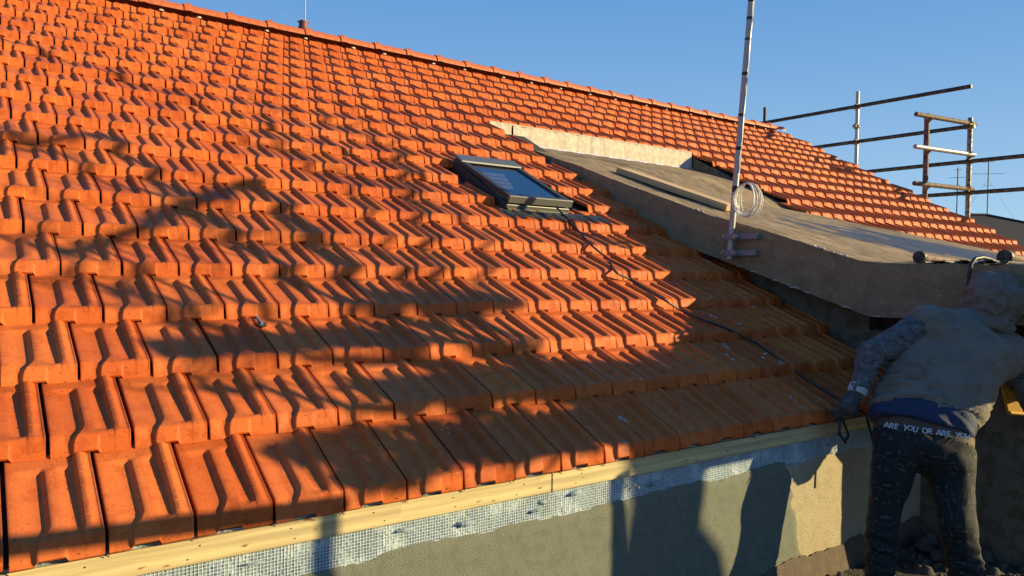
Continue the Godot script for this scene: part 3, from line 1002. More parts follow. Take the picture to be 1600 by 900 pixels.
func build_cables() -> void:
	var pts := []
	var way := [[868, 322, 0.1], [878, 333, 0.05], [890, 346, 0.02], [905, 362, 0.02], [925, 384, 0.02], [950, 405, 0.02], [962, 425, 0.02], [985, 437, 0.02], [1015, 456, 0.02], [1040, 470, 0.02], [1064, 485, 0.02], [1100, 500, 0.02], [1135, 513, 0.02], [1165, 528, 0.02], [1185, 538, 0.02], [1210, 556, 0.02], [1240, 578, 0.02], [1262, 594, 0.02], [1285, 609, 0.02], [1303, 620, 0.03]]
	for q in way:
		pts.append(on_tiles(q[0], q[1], q[2]))
	var cv := Curve3D.new()
	for i in pts.size():
		var tg: Vector3 = (pts[mini(i + 1, pts.size() - 1)] - pts[maxi(i - 1, 0)]) * 0.16
		cv.add_point(pts[i], -tg, tg)
	# up through the glove, then a slack loop under it and on behind the worker
	var hand := at_depth(1322, 640, 3.85)
	for q in [hand + Vector3(0.0, 0.02, -0.02), hand + Vector3(0.02, -0.05, -0.03), hand + Vector3(0.06, -0.14, -0.02), hand + Vector3(0.0, -0.165, 0.0), hand + Vector3(-0.045, -0.12, -0.01), hand + Vector3(0.02, -0.03, -0.04), hand + Vector3(0.12, 0.01, -0.03), hand + Vector3(0.20, -0.06, 0.0), hand + Vector3(0.26, -0.35, 0.05)]:
		cv.add_point(q, Vector3(-0.01, 0.03, 0), Vector3(0.01, -0.03, 0))
	var b := MB.new()
	var baked := cv.tessellate(4, 4.0)
	var arr := []
	for q in baked:
		arr.append(q)
	b.tube(arr, 0.0068, 7)
	tag(put("black_cable", b, M.cable), "black cable trailing over the tiles from the roof window", "cable")
	# hose hooked over the slab edge
	var h := MB.new()
	var hp := []
	for q in [[1556, 409, 4.74], [1548, 405, 4.62], [1535, 402, 4.52], [1524, 404, 4.44], [1517, 413, 4.40], [1514, 430, 4.39], [1512, 455, 4.39], [1510, 480, 4.40], [1506, 520, 4.42], [1508, 580, 4.43]]:
		hp.append(on_x(q[0], q[1], q[2]))
	h.tube(hp, 0.011, 8)
	tag(put("rubber_hose", h, M.cable), "dark hose hooked over the edge of the brown slab", "hose")
	# scaffold tubes lying on the slab, coupler sleeves at their ends
	for q in [[Vector3(4.72, 0.872, -0.10), Vector3(6.55, 0.872, -0.62), "rusty scaffold tube lying on the slab behind the hooked hose", 0.040], [Vector3(4.83, 0.872, 0.335), Vector3(6.9, 0.872, -0.10), "scaffold tube with dark sleeve lying on the slab beside the worker's hood", 0.045]]:
		var t := thing("scaffold_tube", q[2], "tube", q[0], "loose tubes on the slab")
		var d: Vector3 = (q[1] - q[0]).normalized()
		var tb := MB.new()
		tb.tube([d * 0.05, q[1] - q[0]], 0.0242, 14)
		put("tube", tb, M.rusty, t)
		var sl := MB.new()
		sl.tube([Vector3.ZERO, d * 0.006, d * 0.06, d * 0.075], [q[3] - 0.006, q[3], q[3], q[3] - 0.008], 16)
		put("sleeve", sl, M.steel_dark, t)
	# membrane scrap on the slab edge
	var mb := MB.new()
	for i in 12:
		var z := 0.02 + i * 0.04
		mb.box(Transform3D(Basis(Vector3.BACK, 0.1 * sin(i * 2.0)), Vector3(4.60 + 0.02 * sin(i * 1.7), 0.836 + 0.003 * sin(i * 2.3), z)), Vector3(0.20, 0.006, 0.045))
	tag(put("membrane_scrap", mb, M.black_plastic), "scrap of black membrane on the edge of the brown slab", "membrane")
	# cable clip on a tile
	var at := on_tiles(409, 509, 0.004)
	var t := thing("cable_clip", "small dark metal clip and washer lying on a tile", "clip", at)
	var nrm := Vector3(0, cos(PITCH), sin(PITCH))
	var up := Vector3(0, sin(PITCH), -cos(PITCH))
	var disc := MB.new()
	disc.tube([nrm * 0.004, nrm * 0.010], 0.020, 16)
	put("washer", disc, M.steel_dark, t)
	var pin := MB.new()
	pin.tube([nrm * 0.012, nrm * 0.016 + up * 0.05 + Vector3(-0.012, 0, 0)], [0.006, 0.004], 8)
	put("pin", pin, M.bolt, t)
	var lp := MB.new()
	var lpp := []
	for k in 14:
		var an := TAU * k / 14.0
		lpp.append(nrm * 0.012 + up * (0.03 + 0.018 * cos(an)) + Vector3(-0.022 + 0.012 * sin(an), 0, 0))
	lp.tube(lpp, 0.0025, 5)
	put("wire_loop", lp, M.cable, t)

# ---------------------------------------------------------------- scaffold beyond the verge
func build_scaffold() -> void:
	var sx := 13.63
	var v1 := on_x(1339, 200, sx)
	var v2 := at_depth(1447, 240, 12.3)
	var v3 := on_x(1514, 260, sx)
	var t := thing("scaffold", "steel tube scaffold standing beyond the tiled verge", "scaffold", Vector3(sx, -5.0, -4.0))
	var o := t.position
	var S := func(called, a, c, r, m):
		var b := MB.new()
		b.tube([a - o, c - o], r, 10)
		return put(called, b, m, t)
	var K := func(p, ax):
		var b := MB.new()
		b.box(Transform3D(Basis(Vector3.UP, 0.3), p - o), Vector3(0.10, 0.10, 0.10), 0.02)
		b.tube([p - o - ax * 0.08, p - o + ax * 0.08], 0.036, 8)
		b.tube([p - o + Vector3(-0.05, 0.02, 0.06), p - o + Vector3(-0.13, 0.02, 0.06)], 0.012, 6)
		put("coupler", b, M.steel, t)
	var y1 := on_x(1341, 143, sx).y
	var y2 := at_depth(1449, 178, 12.3).y
	var y3 := on_x(1517, 184, sx).y
	S.call("standard", Vector3(v1.x, -5.0, v1.z), Vector3(v1.x, y1, v1.z), 0.034, M.galv)
	S.call("standard", Vector3(v2.x, -5.0, v2.z), Vector3(v2.x, y2, v2.z), 0.042, M.rusty)
	S.call("standard", Vector3(v3.x, -5.0, v3.z), Vector3(v3.x, y3, v3.z), 0.040, M.steel)
	var far := on_x(1195, 182, sx)
	S.call("standard", Vector3(far.x, -5.0, far.z), Vector3(far.x, on_x(1195, 168, sx).y, far.z), 0.034, M.steel_dark)
	var Z := Vector3(0, 0, 1)
	var X := Vector3(1, 0, 0)
	var rails := []
	for q in [[1341, 167, 1190, 1520], [1341, 222, 1190, 1517], [1514, 253, 1250, 1760], [1512, 302, 1300, 1760]]:
		var y := on_x(q[0], q[1], sx).y
		var za := on_x(q[2], q[1], sx).z
		var zb := on_x(q[3], q[1], sx).z
		if q[2] == 1190:
			za = far.z - 0.3
		S.call("ledger", Vector3(sx - 0.06, y, za), Vector3(sx - 0.06, y, zb), 0.035, M.steel_dark)
		rails.append(y)
		if q[1] != 167:
			K.call(Vector3(v3.x - 0.02, y, v3.z), Z)
		if q[0] == 1341:
			K.call(Vector3(v1.x - 0.02, y, v1.z), Z)
	K.call(Vector3(v1.x - 0.02, on_x(1338, 198, sx).y, v1.z), X)
	for q in [[185, M.rusty], [234, M.galv], [290, M.rusty]]:
		var y := at_depth(1447, q[0], 12.3).y
		var a := Vector3(v2.x - 0.46, y, v2.z + 0.05)
		var c := Vector3(v3.x + 0.06, y, v3.z + 0.05)
		S.call("transom", a, c, 0.037, q[1])
		K.call(Vector3(v2.x, y, v2.z + 0.02), X)
		K.call(Vector3(v3.x, y, v3.z + 0.02), X)

# ---------------------------------------------------------------- far things
func build_far() -> void:
	# vent pot and wire behind the ridge
	var p := at_depth(474, 52, 9.55)
	var t := thing("vent_pot", "small dark red vent pot with a thin mast on the ridge", "vent", p - Vector3(0, 0.25, 0))
	var b := MB.new()
	b.tube([Vector3(0, -0.1, 0), Vector3(0, 0.27, 0), Vector3(0, 0.29, 0), Vector3(0, 0.33, 0), Vector3(0, 0.335, 0), Vector3(0, 0.39, 0)], [0.05, 0.05, 0.066, 0.066, 0.05, 0.062], 10)
	put("pot", b, M.pot, t)
	var w := MB.new()
	w.tube([Vector3(0.02, 0.3, 0), Vector3(0.03, 2.6, 0)], 0.006, 6)
	put("mast", w, M.galv, t)
	var nb := MB.new()
	nb.box(Transform3D(Basis(Vector3.UP, 0.3), Vector3(0, 0.395, 0)), Vector3(0.11, 0.012, 0.11), 0.003)
	put("cap", nb, M.pot, t)
	# neighbouring house with a dark roof
	var d := 46.0
	var apex := at_depth(1530, 336, d)
	var rt := cam_r
	var bk := (cam_f * Vector3(1, 0, 1)).normalized()
	var h := thing("neighbour_house", "distant house with a dark tiled roof behind the scaffold", "house", Vector3(apex.x, -5.0, apex.z))
	var o := h.position
	var R := Vector3(rt.x, 0, rt.z).normalized()
	var ra := at_depth(1512, 336, d) - o
	var rb := at_depth(1543, 336, d) - o
	rb.y = ra.y
	var drop := 2.45
	var crn := [ra - R * 6.0 - bk * 6.0, rb + R * 7.0 - bk * 6.0, rb + R * 7.0 + bk * 6.0, ra - R * 6.0 + bk * 6.0]
	for k in 4:
		crn[k].y = ra.y - drop
	var roof := MB.new()
	roof.face([ra, rb, crn[1], crn[0]], Vector3(0, 1, 0) - bk)
	roof.face([rb, crn[1], crn[2]], Vector3(0, 1, 0) + R)
	roof.face([ra, rb, crn[2], crn[3]], Vector3(0, 1, 0) + bk)
	roof.face([ra, crn[0], crn[3]], Vector3(0, 1, 0) - R)
	put("roof", roof, M.dark_tile, h)
	var cap := MB.new()
	cap.tube([ra, rb], 0.12, 6)
	cap.tube([rb, crn[1]], 0.10, 6)
	put("ridge_cap", cap, M.dark_tile, h)
	var wl := MB.new()
	for k in 4:
		var p0: Vector3 = crn[k] * 0.94 + (ra + rb) * 0.03
		var p1: Vector3 = crn[(k + 1) % 4] * 0.94 + (ra + rb) * 0.03
		var mid := (p0 + p1) * 0.5 - (ra + rb) * 0.5
		wl.face([Vector3(p0.x, 0, p0.z), Vector3(p1.x, 0, p1.z), Vector3(p1.x, ra.y - drop + 0.1, p1.z), Vector3(p0.x, ra.y - drop + 0.1, p0.z)], Vector3(mid.x, 0, mid.z))
	put("wall", wl, M.house_wall, h)
	# two aerials on masts
	for q in [[1497, 262, 345, "slim television aerial with short crossbars beside the scaffold", 0.5, 44.0], [1545, 250, 345, "tall television aerial with guy wires over the dark roof", 1.05, 48.0]]:
		var top := at_depth(q[0], q[1], q[5])
		var foot := at_depth(q[0] - 3, q[2], q[5])
		var a := thing("roof_aerial", q[3], "aerial", Vector3(foot.x, -5.0, foot.z), "aerials on far roofs")
		var l: Vector3 = top - a.position
		var m := MB.new()
		m.tube([Vector3(0, 0, 0), l], 0.035, 6)
		put("mast", m, M.steel_dark, a)
		for k in 3:
			var cb := MB.new()
			var y: float = l.y - 0.15 - k * (0.75 if q[4] > 1.0 else 0.45)
			var s: float = q[4] * (0.35 if k == 0 else (1.0 if k == 1 else 0.25))
			cb.tube([Vector3(l.x, y, l.z) - R * s, Vector3(l.x, y + 0.05, l.z) + R * s], 0.013, 5)
			put("crossbar", cb, M.steel_dark, a)
		if q[4] > 1.0:
			for s in [-1.0, 1.0]:
				var g := MB.new()
				g.tube([l - Vector3(0, 1.2, 0), Vector3(l.x, l.y - 4.6, l.z) + R * (s * 2.3)], 0.006, 4)
				put("guy_wire", g, M.steel_dark, a)

# ---------------------------------------------------------------- tree and rail that throw the shadows
func foliage(b: MB, at: Vector3, r: float, count: int, rg: RandomNumberGenerator) -> void:
	for i in count:
		var q := Vector3(rg.randf_range(-1, 1), rg.randf_range(-1, 1), rg.randf_range(-1, 1))
		if q.length() > 1.0:
			q = q.normalized() * rg.randf()
		var p := at + q * r
		var d := Vector3(rg.randf_range(-1, 1), rg.randf_range(-1, 1), rg.randf_range(-1, 1)).normalized()
		var w := d.cross(Vector3(rg.randf_range(-1, 1), rg.randf_range(-1, 1), 0.3)).normalized()
		var l := rg.randf_range(0.045, 0.085)
		b.face([p - d * l, p + w * l * 0.42, p + d * l, p - w * l * 0.42], d.cross(w))

func build_tree() -> void:
	var rg := RandomNumberGenerator.new()
	rg.seed = 41
	var L := SUN.normalized()
	var base := Vector3(6.85, -5.0, 3.95)
	var t := thing("shade_tree", "bare branched tree with leaf clumps standing beside the terrace", "tree", base)
	var trunk := MB.new()
	var fork := on_roof(1020, 655, 0.03) + L * 5.6
	trunk.tube([Vector3(0, 0, 0), Vector3(-0.1, 1.6, -0.1), Vector3(-0.1, 3.6, -0.1), fork - base, on_roof(1000, 600, 0.03) + L * 5.6 - base, on_roof(850, 600, 0.03) + L * 5.5 - base], [0.26, 0.22, 0.19, 0.15, 0.08, 0.03], 10)
	trunk.tube([Vector3(0.12, 0, -0.02), Vector3(0.60, 1.4, -0.05), Vector3(0.92, 3.4, 0.02), Vector3(0.90, 5.2, 0.0), Vector3(0.72, 6.1, -0.05), Vector3(0.15, 6.8, -0.1)], [0.24, 0.23, 0.22, 0.20, 0.11, 0.03], 10)  # second stem, added to fill out the shadow on the eave wall
	put("trunk", trunk, M.bark, t)
	# limbs: drawn through the places whose shadows lie across the tiles
	var limbs := [
		[[155, 205], [110, 214], [60, 224], [20, 212], [-60, 190], 0.026, 6.4],
		[[300, 318], [225, 302], [195, 292], [150, 272], [110, 250], [60, 231], [-40, 236], 0.017, 6.2],
		[[400, 282], [350, 300], [312, 312], [262, 332], [225, 352], [187, 372], [140, 388], [100, 397], 0.036, 6.0],
		[[150, 394], [100, 393], [75, 386], [45, 373], [-20, 350], 0.016, 6.0],
		[[440, 420], [400, 392], [370, 366], [340, 351], [290, 331], 0.015, 6.0],
		[[330, 500], [258, 468], [224, 464], [187, 447], [150, 434], [90, 400], 0.018, 5.8],
		[[480, 560], [400, 540], [358, 537], [327, 521], [292, 503], [230, 470], 0.022, 5.6],
		[[620, 230], [540, 202], [500, 182], [450, 172], [410, 165], [378, 150], 0.022, 6.6],
		[[560, 300], [500, 270], [455, 235], [420, 205], [390, 195], 0.014, 6.4],
		[[760, 360], [700, 330], [640, 300], [580, 290], [520, 250], 0.013, 6.4],
		[[640, 420], [590, 400], [540, 380], [500, 375], [450, 360], 0.015, 6.0],
		[[620, 640], [540, 640], [470, 622], [420, 600], [370, 612], [330, 600], 0.024, 5.2],
	]
	for l in limbs:
		var lb := MB.new()
		var pts := []
		var rad := []
		var cnt: int = l.size() - 2
		for i in cnt:
			var f := float(i) / (cnt - 1)
			pts.append(on_roof(l[i][0], l[i][1], 0.03) + L * (l[cnt + 1] + 0.5 * sin(f * 3.0)) - base)
			rad.append(l[cnt] * lerpf(1.2, 0.75, f))
		var root: Vector3 = on_roof(900 + rg.randf() * 150.0, 605 + rg.randf() * 20.0, 0.03) + L * 5.5 - base
		var via: Vector3 = on_roof(lerpf(l[0][0], 760.0, 0.55), lerpf(l[0][1], 560.0, 0.7), 0.03) + L * (l[cnt + 1] - 0.2) - base
		pts.push_front(via)
		rad.push_front(l[cnt] * 1.3)
		pts.push_front(root)
		rad.push_front(l[cnt] * 1.7)
		lb.tube(pts, rad, 7)
		var e1 := L.cross(Vector3.UP).normalized()
		var e2 := L.cross(e1)
		for k in 10:
			var si := rg.randi_range(2, pts.size() - 2)
			var s0: Vector3 = pts[si].lerp(pts[si + 1], rg.randf())
			var along: Vector3 = (pts[si + 1] - pts[si]).normalized()
			var an := rg.randf() * TAU
			var out := (along * 0.7 + e1 * cos(an) * 0.8 + e2 * sin(an) * 0.8).normalized()
			var tl := rg.randf_range(0.18, 0.5)
			lb.tube([s0, s0 + out * tl * 0.5 + L * rg.randf_range(-0.05, 0.05), s0 + (out + along * 0.4).normalized() * tl], [0.011, 0.009, 0.005], 5)
		put("limb", lb, M.bark, t)
	var crown := MB.new()
	var clumps := [
		[[270, 548], [400, 532], [520, 526], [640, 528], 18, 5.6],
		[[650, 474], [720, 476], [790, 470], 20, 5.6],
		[[600, 612], [700, 612], [800, 603], [900, 590], [1000, 585], [1110, 565], 32, 5.2],
		[[720, 690], [800, 680], [900, 668], [1000, 650], [1120, 630], [1190, 618], 40, 5.0],
		[[480, 705], [560, 690], [620, 672], 14, 5.0],
		[[570, 745], [640, 735], [700, 700], 10, 5.0],
	]
	for c in clumps:
		var cnt: int = c.size() - 2
		for i in cnt - 1:
			for k in 7:
				var f := k / 7.0
				var px: float = lerpf(c[i][0], c[i + 1][0], f) + rg.randf_range(-12, 12)
				var py: float = lerpf(c[i][1], c[i + 1][1], f) + rg.randf_range(-0.35, 0.35) * c[cnt]
				var w := on_roof(px, py, 0.03)
				var s: float = c[cnt] * (w - CAM).dot(cam_f) / FPX
				foliage(crown, w + L * (c[cnt + 1] + rg.randf_range(-0.35, 0.35)) - base, s * 0.9, 42, rg)
	put("crown", crown, M.leaf, t)
	# guard rail along the terrace: one post and a top tube
	var g := thing("guard_rail", "scaffold tube guard rail along the open side of the terrace", "railing", Vector3(4.05, FLOOR_Y, 1.65))
	var p := g.position
	var post := on_z(987, 720, 0.0) + L * 2.6
	var b := MB.new()
	b.tube([Vector3(post.x, FLOOR_Y, post.z) - p, Vector3(post.x, 0.60, post.z) - p], 0.026, 10)
	put("post", b, M.steel, g)
	var ra := MB.new()
	var a0 := on_z(-150, 868, 0.02) + L * 3.0
	var a1 := on_z(560, 783, 0.02) + L * 3.0
	ra.tube([a0 - p, a1 - p], 0.030, 10)
	put("rail", ra, M.steel, g)
	for k in [0.12, 0.98]:
		var q := a0.lerp(a1, k)
		var pb := MB.new()
		pb.tube([Vector3(q.x, FLOOR_Y, q.z) - p, q + Vector3(0, -0.03, 0) - p], 0.024, 8)
		put("post", pb, M.steel, g)

# ---------------------------------------------------------------- ground
func build_ground() -> void:
	var g := MB.new()
	g.face([Vector3(-1500, -5.0, -1500), Vector3(1500, -5.0, -1500), Vector3(1500, -5.0, 1500), Vector3(-1500, -5.0, 1500)], Vector3.UP)
	put("ground", g, M.ground).set_meta("kind", "structure")
	var f := MB.new()
	f.box(Transform3D(Basis.IDENTITY, Vector3(1.4, FLOOR_Y - 0.15, 1.9)), Vector3(6.6, 0.30, 4.2))
	put("terrace_floor", f, M.concrete_floor).set_meta("kind", "structure")
	var low := MB.new()
	low.box(Transform3D(Basis.IDENTITY, Vector3(1.4, -3.08, 1.9)), Vector3(6.5, 3.84, 4.1))
	put("terrace_wall", low, M.house_wall)
	tag(get_node("terrace_wall"), "rendered wall carrying the terrace below its edge", "wall")
	var rb := MB.new()
	var r := RandomNumberGenerator.new()
	r.seed = 71
	for i in 200:
		var x := 2.6 + r.randf() * 2.05
		var z := 0.04 + pow(r.randf(), 1.6) * 0.75
		if r.randf() < 0.4:
			x = 4.62 - pow(r.randf(), 2.0) * 0.5
			z = 0.1 + r.randf() * 1.2
		var s := r.randf_range(0.008, 0.04)
		blob(rb, Vector3(x, FLOOR_Y + s * 0.3, z), Vector3(s, s * 0.7, s * r.randf_range(0.6, 1.3)), 2000 + i, false)
	for i in 24:
		var s := r.randf_range(0.015, 0.05)
		blob(rb, Vector3(4.62 - r.randf() * 0.25, FLOOR_Y + s * 0.5 + r.randf() * 0.06, 0.05 + r.randf() * 0.35), Vector3(s, s * 0.8, s), 2600 + i, false)
	var ro := put("rubble", rb, M.rubble)
	ro.set_meta("kind", "stuff")
	tag(ro, "loose rubble and mortar droppings along the foot of the walls", "rubble")

# ---------------------------------------------------------------- the worker
# tapered capsules joined by a soft minimum on a grid, meshed as surface nets
func body_mesh(shapes: Array, cell: float, soft: float, cuts: Array, disp: Callable) -> MB:
	var prims := []
	for p in shapes:
		prims.append([p[0], p[1], p[2] * 1.045, p[3] * 1.045])
	var lo := Vector3(1e9, 1e9, 1e9)
	var hi := -lo
	for p in prims:
		for q in [[p[0], p[2]], [p[1], p[3]]]:
			var e: Vector3 = Vector3.ONE * (q[1] + cell * 3.0)
			lo = lo.min(q[0] - e)
			hi = hi.max(q[0] + e)
	var n := Vector3i(((hi - lo) / cell).ceil()) + Vector3i.ONE
	var sum := PackedFloat32Array()
	sum.resize(n.x * n.y * n.z)
	for p in prims:
		var a: Vector3 = p[0]
		var ab: Vector3 = p[1] - p[0]
		var l2 := maxf(ab.length_squared(), 1e-9)
		var r0: float = p[2]
		var dr: float = p[3] - p[2]
		var ex := Vector3.ONE * (maxf(p[2], p[3]) + soft * 3.0 + cell * 2.0)
		var b0 := Vector3i(((a.min(p[1]) - ex - lo) / cell).floor()).clamp(Vector3i.ZERO, n - Vector3i.ONE)
		var b1 := Vector3i(((a.max(p[1]) + ex - lo) / cell).ceil()).clamp(Vector3i.ZERO, n - Vector3i.ONE)
		for k in range(b0.z, b1.z + 1):
			for j in range(b0.y, b1.y + 1):
				var row := (k * n.y + j) * n.x
				for i in range(b0.x, b1.x + 1):
					var q := lo + Vector3(i, j, k) * cell - a
					var t := clampf(q.dot(ab) / l2, 0.0, 1.0)
					var d := (q - ab * t).length() - r0 - dr * t
					if d < soft * 8.0:
						sum[row + i] += exp(-maxf(d, -soft * 12.0) / soft)
	var f := PackedFloat32Array()
	f.resize(sum.size())
	var id := 0
	for k in n.z:
		for j in n.y:
			for i in n.x:
				var d := -soft * log(maxf(sum[id], 1e-12))
				if d < 0.06:
					var w := lo + Vector3(i, j, k) * cell
					for c in cuts:
						d = maxf(d, (c[0] as Vector3).dot(w) - c[1])
				f[id] = d
				id += 1
	var mb := MB.new()
	mb.col = Color(1, 1, 1)
	var vid := PackedInt32Array()
	vid.resize(f.size())
	vid.fill(-1)
	var off := [0, 1, n.x, n.x + 1, n.x * n.y, n.x * n.y + 1, n.x * n.y + n.x, n.x * n.y + n.x + 1]
	var edges := [[0, 1], [2, 3], [4, 5], [6, 7], [0, 2], [1, 3], [4, 6], [5, 7], [0, 4], [1, 5], [2, 6], [3, 7]]
	for k in n.z - 1:
		for j in n.y - 1:
			for i in n.x - 1:
				var b := (k * n.y + j) * n.x + i
				var s := 0
				for c in 8:
					if f[b + off[c]] < 0.0:
						s += 1
				if s == 0 or s == 8:
					continue
				var acc := Vector3.ZERO
				var cnt := 0
				for e in edges:
					var fa := f[b + off[e[0]]]
					var fb := f[b + off[e[1]]]
					if (fa < 0.0) != (fb < 0.0):
						var t := fa / (fa - fb)
						var pa := Vector3(e[0] & 1, (e[0] >> 1) & 1, e[0] >> 2)
						var pb := Vector3(e[1] & 1, (e[1] >> 1) & 1, e[1] >> 2)
						acc += pa.lerp(pb, t)
						cnt += 1
				var g := Vector3(f[b + 1] - f[b] + f[b + off[7]] - f[b + off[6]], f[b + off[2]] - f[b] + f[b + off[7]] - f[b + off[5]], f[b + off[4]] - f[b] + f[b + off[7]] - f[b + off[3]])
				vid[b] = mb.vert(lo + (Vector3(i, j, k) + acc / cnt) * cell, g.normalized())
	for k in range(1, n.z - 1):
		for j in range(1, n.y - 1):
			for i in range(1, n.x - 1):
				var b := (k * n.y + j) * n.x + i
				var s0 := f[b] < 0.0
				for ax in 3:
					var st: int = off[[1, 2, 4][ax]]
					if (f[b + st] < 0.0) == s0:
						continue
					var u: int = off[[2, 4, 1][ax]]
					var w: int = off[[4, 1, 2][ax]]
					var q := [vid[b], vid[b - u], vid[b - u - w], vid[b - w]]
					if q.min() < 0:
						continue
					mb.tri(q[0], q[1], q[2])
					mb.tri(q[0], q[2], q[3])
	if true:
		for i in mb.v.size():
			mb.v[i] += mb.n[i] * disp.call(mb.v[i], mb.n[i])
	# smooth normals from the final faces
	var nn := PackedVector3Array()
	nn.resize(mb.v.size())
	for k in range(0, mb.idx.size(), 3):
		var a := mb.idx[k]
		var c := mb.idx[k + 1]
		var d := mb.idx[k + 2]
		var g := (mb.v[d] - mb.v[a]).cross(mb.v[c] - mb.v[a])
		nn[a] += g
		nn[c] += g
		nn[d] += g
	for i in nn.size():
		mb.n[i] = nn[i].normalized() if nn[i].length_squared() > 1e-18 else mb.n[i]
	return mb

func build_worker() -> void:
	var D := func(px: float, py: float, d: float) -> Vector3: return at_depth(px, py, d + 0.25)
	var floor_pt := at_depth(1440, 900, 3.75)
	var base := Vector3(floor_pt.x, FLOOR_Y, floor_pt.z)
	var t := thing("person", "worker in grey hoodie and paint-spattered black jeans bending over the eave", "person", base)
	# joints
	var hipl: Vector3 = D.call(1401, 700, 3.48)
	var hipr: Vector3 = D.call(1481, 702, 3.46)
	var kneel: Vector3 = D.call(1380, 812, 3.46)
	var kneer: Vector3 = D.call(1494, 818, 3.36)
	var anl := kneel + Vector3(-0.06, 0, 0.02)
	anl.y = FLOOR_Y + 0.08
	var anr := kneer + Vector3(0.05, 0, 0.06)
	anr.y = FLOOR_Y + 0.08
	var pel: Vector3 = D.call(1443, 660, 3.50)
	var wst: Vector3 = D.call(1457, 615, 3.54)
	var chest: Vector3 = D.call(1496, 545, 3.70)
	var upper: Vector3 = D.call(1520, 512, 3.80)
	var neck: Vector3 = D.call(1540, 500, 3.80)
	var head: Vector3 = D.call(1552, 469, 3.80)
	var shl: Vector3 = D.call(1448, 507, 3.72)
	var shr: Vector3 = D.call(1585, 560, 3.72)
	var ell: Vector3 = D.call(1362, 553, 3.66)
	var wrl: Vector3 = D.call(1341, 608, 3.60)
	var hndl: Vector3 = D.call(1327, 632, 3.60)
	var elr: Vector3 = D.call(1630, 642, 3.62)
	var wrr: Vector3 = D.call(1650, 605, 3.74)
	var axis := (chest - pel).normalized()
	var right := (hipr - hipl).normalized()
	right = (right - axis * right.dot(axis)).normalized()
	var upr := right                                     # across the back
	var fwd := axis.cross(right).normalized()
	if fwd.dot(cam_f) < 0.0:
		fwd = -fwd
	var L := func(p): return p - base
	# skin underneath: one continuous figure
	var skin := []
	for s in [[hipl, kneel, anl], [hipr, kneer, anr]]:
		skin.append([L.call(s[0]), L.call(s[1]), 0.075, 0.05])
		skin.append([L.call(s[1]), L.call(s[2]), 0.05, 0.035])
		skin.append([L.call(s[2]) + Vector3(0, -0.03, 0), L.call(s[2]) + Vector3(0.12, -0.05, -0.12), 0.04, 0.03])
	skin.append([L.call(hipl), L.call(hipr), 0.085, 0.085])
	skin.append([L.call(pel) - right * 0.07, L.call(chest) - right * 0.06, 0.10, 0.10])
	skin.append([L.call(pel) + right * 0.07, L.call(chest) + right * 0.06, 0.10, 0.10])
	skin.append([L.call(shl), L.call(shr), 0.06, 0.06])
	skin.append([L.call(upper), L.call(head), 0.06, 0.05])
	skin.append([L.call(head) - Vector3(0, 0.01, 0), L.call(head) + Vector3(0.03, -0.05, -0.06), 0.088, 0.06])
	skin.append([L.call(head) + Vector3(0.065, -0.03, -0.075), L.call(head) + Vector3(0.085, -0.055, -0.095), 0.02, 0.016])
	for s in [[shl, ell, wrl], [shr, elr, wrr]]:
		skin.append([L.call(s[0]), L.call(s[1]), 0.05, 0.04])
		skin.append([L.call(s[1]), L.call(s[2]), 0.04, 0.028])
	var none := func(_v: Vector3, _n: Vector3) -> float: return 0.0
	put("body", body_mesh(skin, 0.016, 0.016, [], none), M.skin, t)
	var fold := FastNoiseLite.new()
	fold.seed = 9; fold.frequency = 1.0; fold.fractal_type = FastNoiseLite.FRACTAL_RIDGED; fold.fractal_octaves = 2
	var soft := FastNoiseLite.new()
	soft.seed = 15; soft.frequency = 1.0; soft.fractal_octaves = 2
	# hoodie: trunk and hood
	var hood := []
	for k in [[-0.130, 0.098, 0.095], [-0.06, 0.116, 0.118], [0.03, 0.120, 0.122], [0.105, 0.105, 0.112]]:
		hood.append([L.call(pel) + right * k[0] * 1.12 + axis * -0.02, L.call(chest) + right * k[0] * 1.15, k[1] * 0.98, k[2]])
	hood.append([L.call(chest) - right * 0.12, L.call(shl) + axis * 0.0, 0.11, 0.088])
	hood.append([L.call(chest) + right * 0.12, L.call(shr), 0.12, 0.092])
	hood.append([L.call(chest), L.call(upper), 0.125, 0.085])
	hood.append([L.call(shl), L.call(neck), 0.068, 0.055])
	hood.append([L.call(shr), L.call(neck), 0.075, 0.055])
	var hd: Vector3 = L.call(head)
	var cap := []
	cap.append([L.call(neck), hd, 0.085, 0.110])
	cap.append([hd + Vector3(-0.012, 0.008, 0.01), hd + Vector3(0.045, -0.055, -0.035), 0.132, 0.118])
	cap.append([hd + Vector3(0.03, -0.07, -0.02), hd + Vector3(0.075, -0.140, -0.04), 0.082, 0.040])
	cap.append([hd + Vector3(-0.01, 0.075, -0.01), hd + Vector3(0.03, 0.060, -0.05), 0.060, 0.065])
	# thick roll where the hood joins the neckline
	var ring := []
	var nk: Vector3 = L.call(neck) - (hd - L.call(neck)).normalized() * 0.015
	var na: Vector3 = (hd - L.call(neck)).normalized()
	var n1: Vector3 = na.cross(Vector3.UP).normalized()
	var n2: Vector3 = na.cross(n1)
	for k in 12:
		var an := TAU * k / 12.0
		ring.append(nk + n1 * cos(an) * 0.098 + n2 * sin(an) * 0.098)
	for k in 12:
		cap.append([ring[k], ring[(k + 1) % 12], 0.026, 0.026])
	var hood_fold := func(v: Vector3, nn: Vector3) -> float:
		var q: Vector3 = v - hd
		var seam := 1.0 - smoothstep(0.0, 0.010, absf(q.dot(cam_r) + 0.012 * sin(q.y * 20.0)))
		return fold.get_noise_3d(q.dot(cam_r) * 10.0 + q.y * 5.0, q.y * 7.0 - q.dot(cam_r) * 6.0, q.dot(cam_f) * 5.0) * 0.016 + soft.get_noise_3d(q.x * 9.0, q.y * 9.0, q.z * 9.0) * 0.008 - seam * 0.004
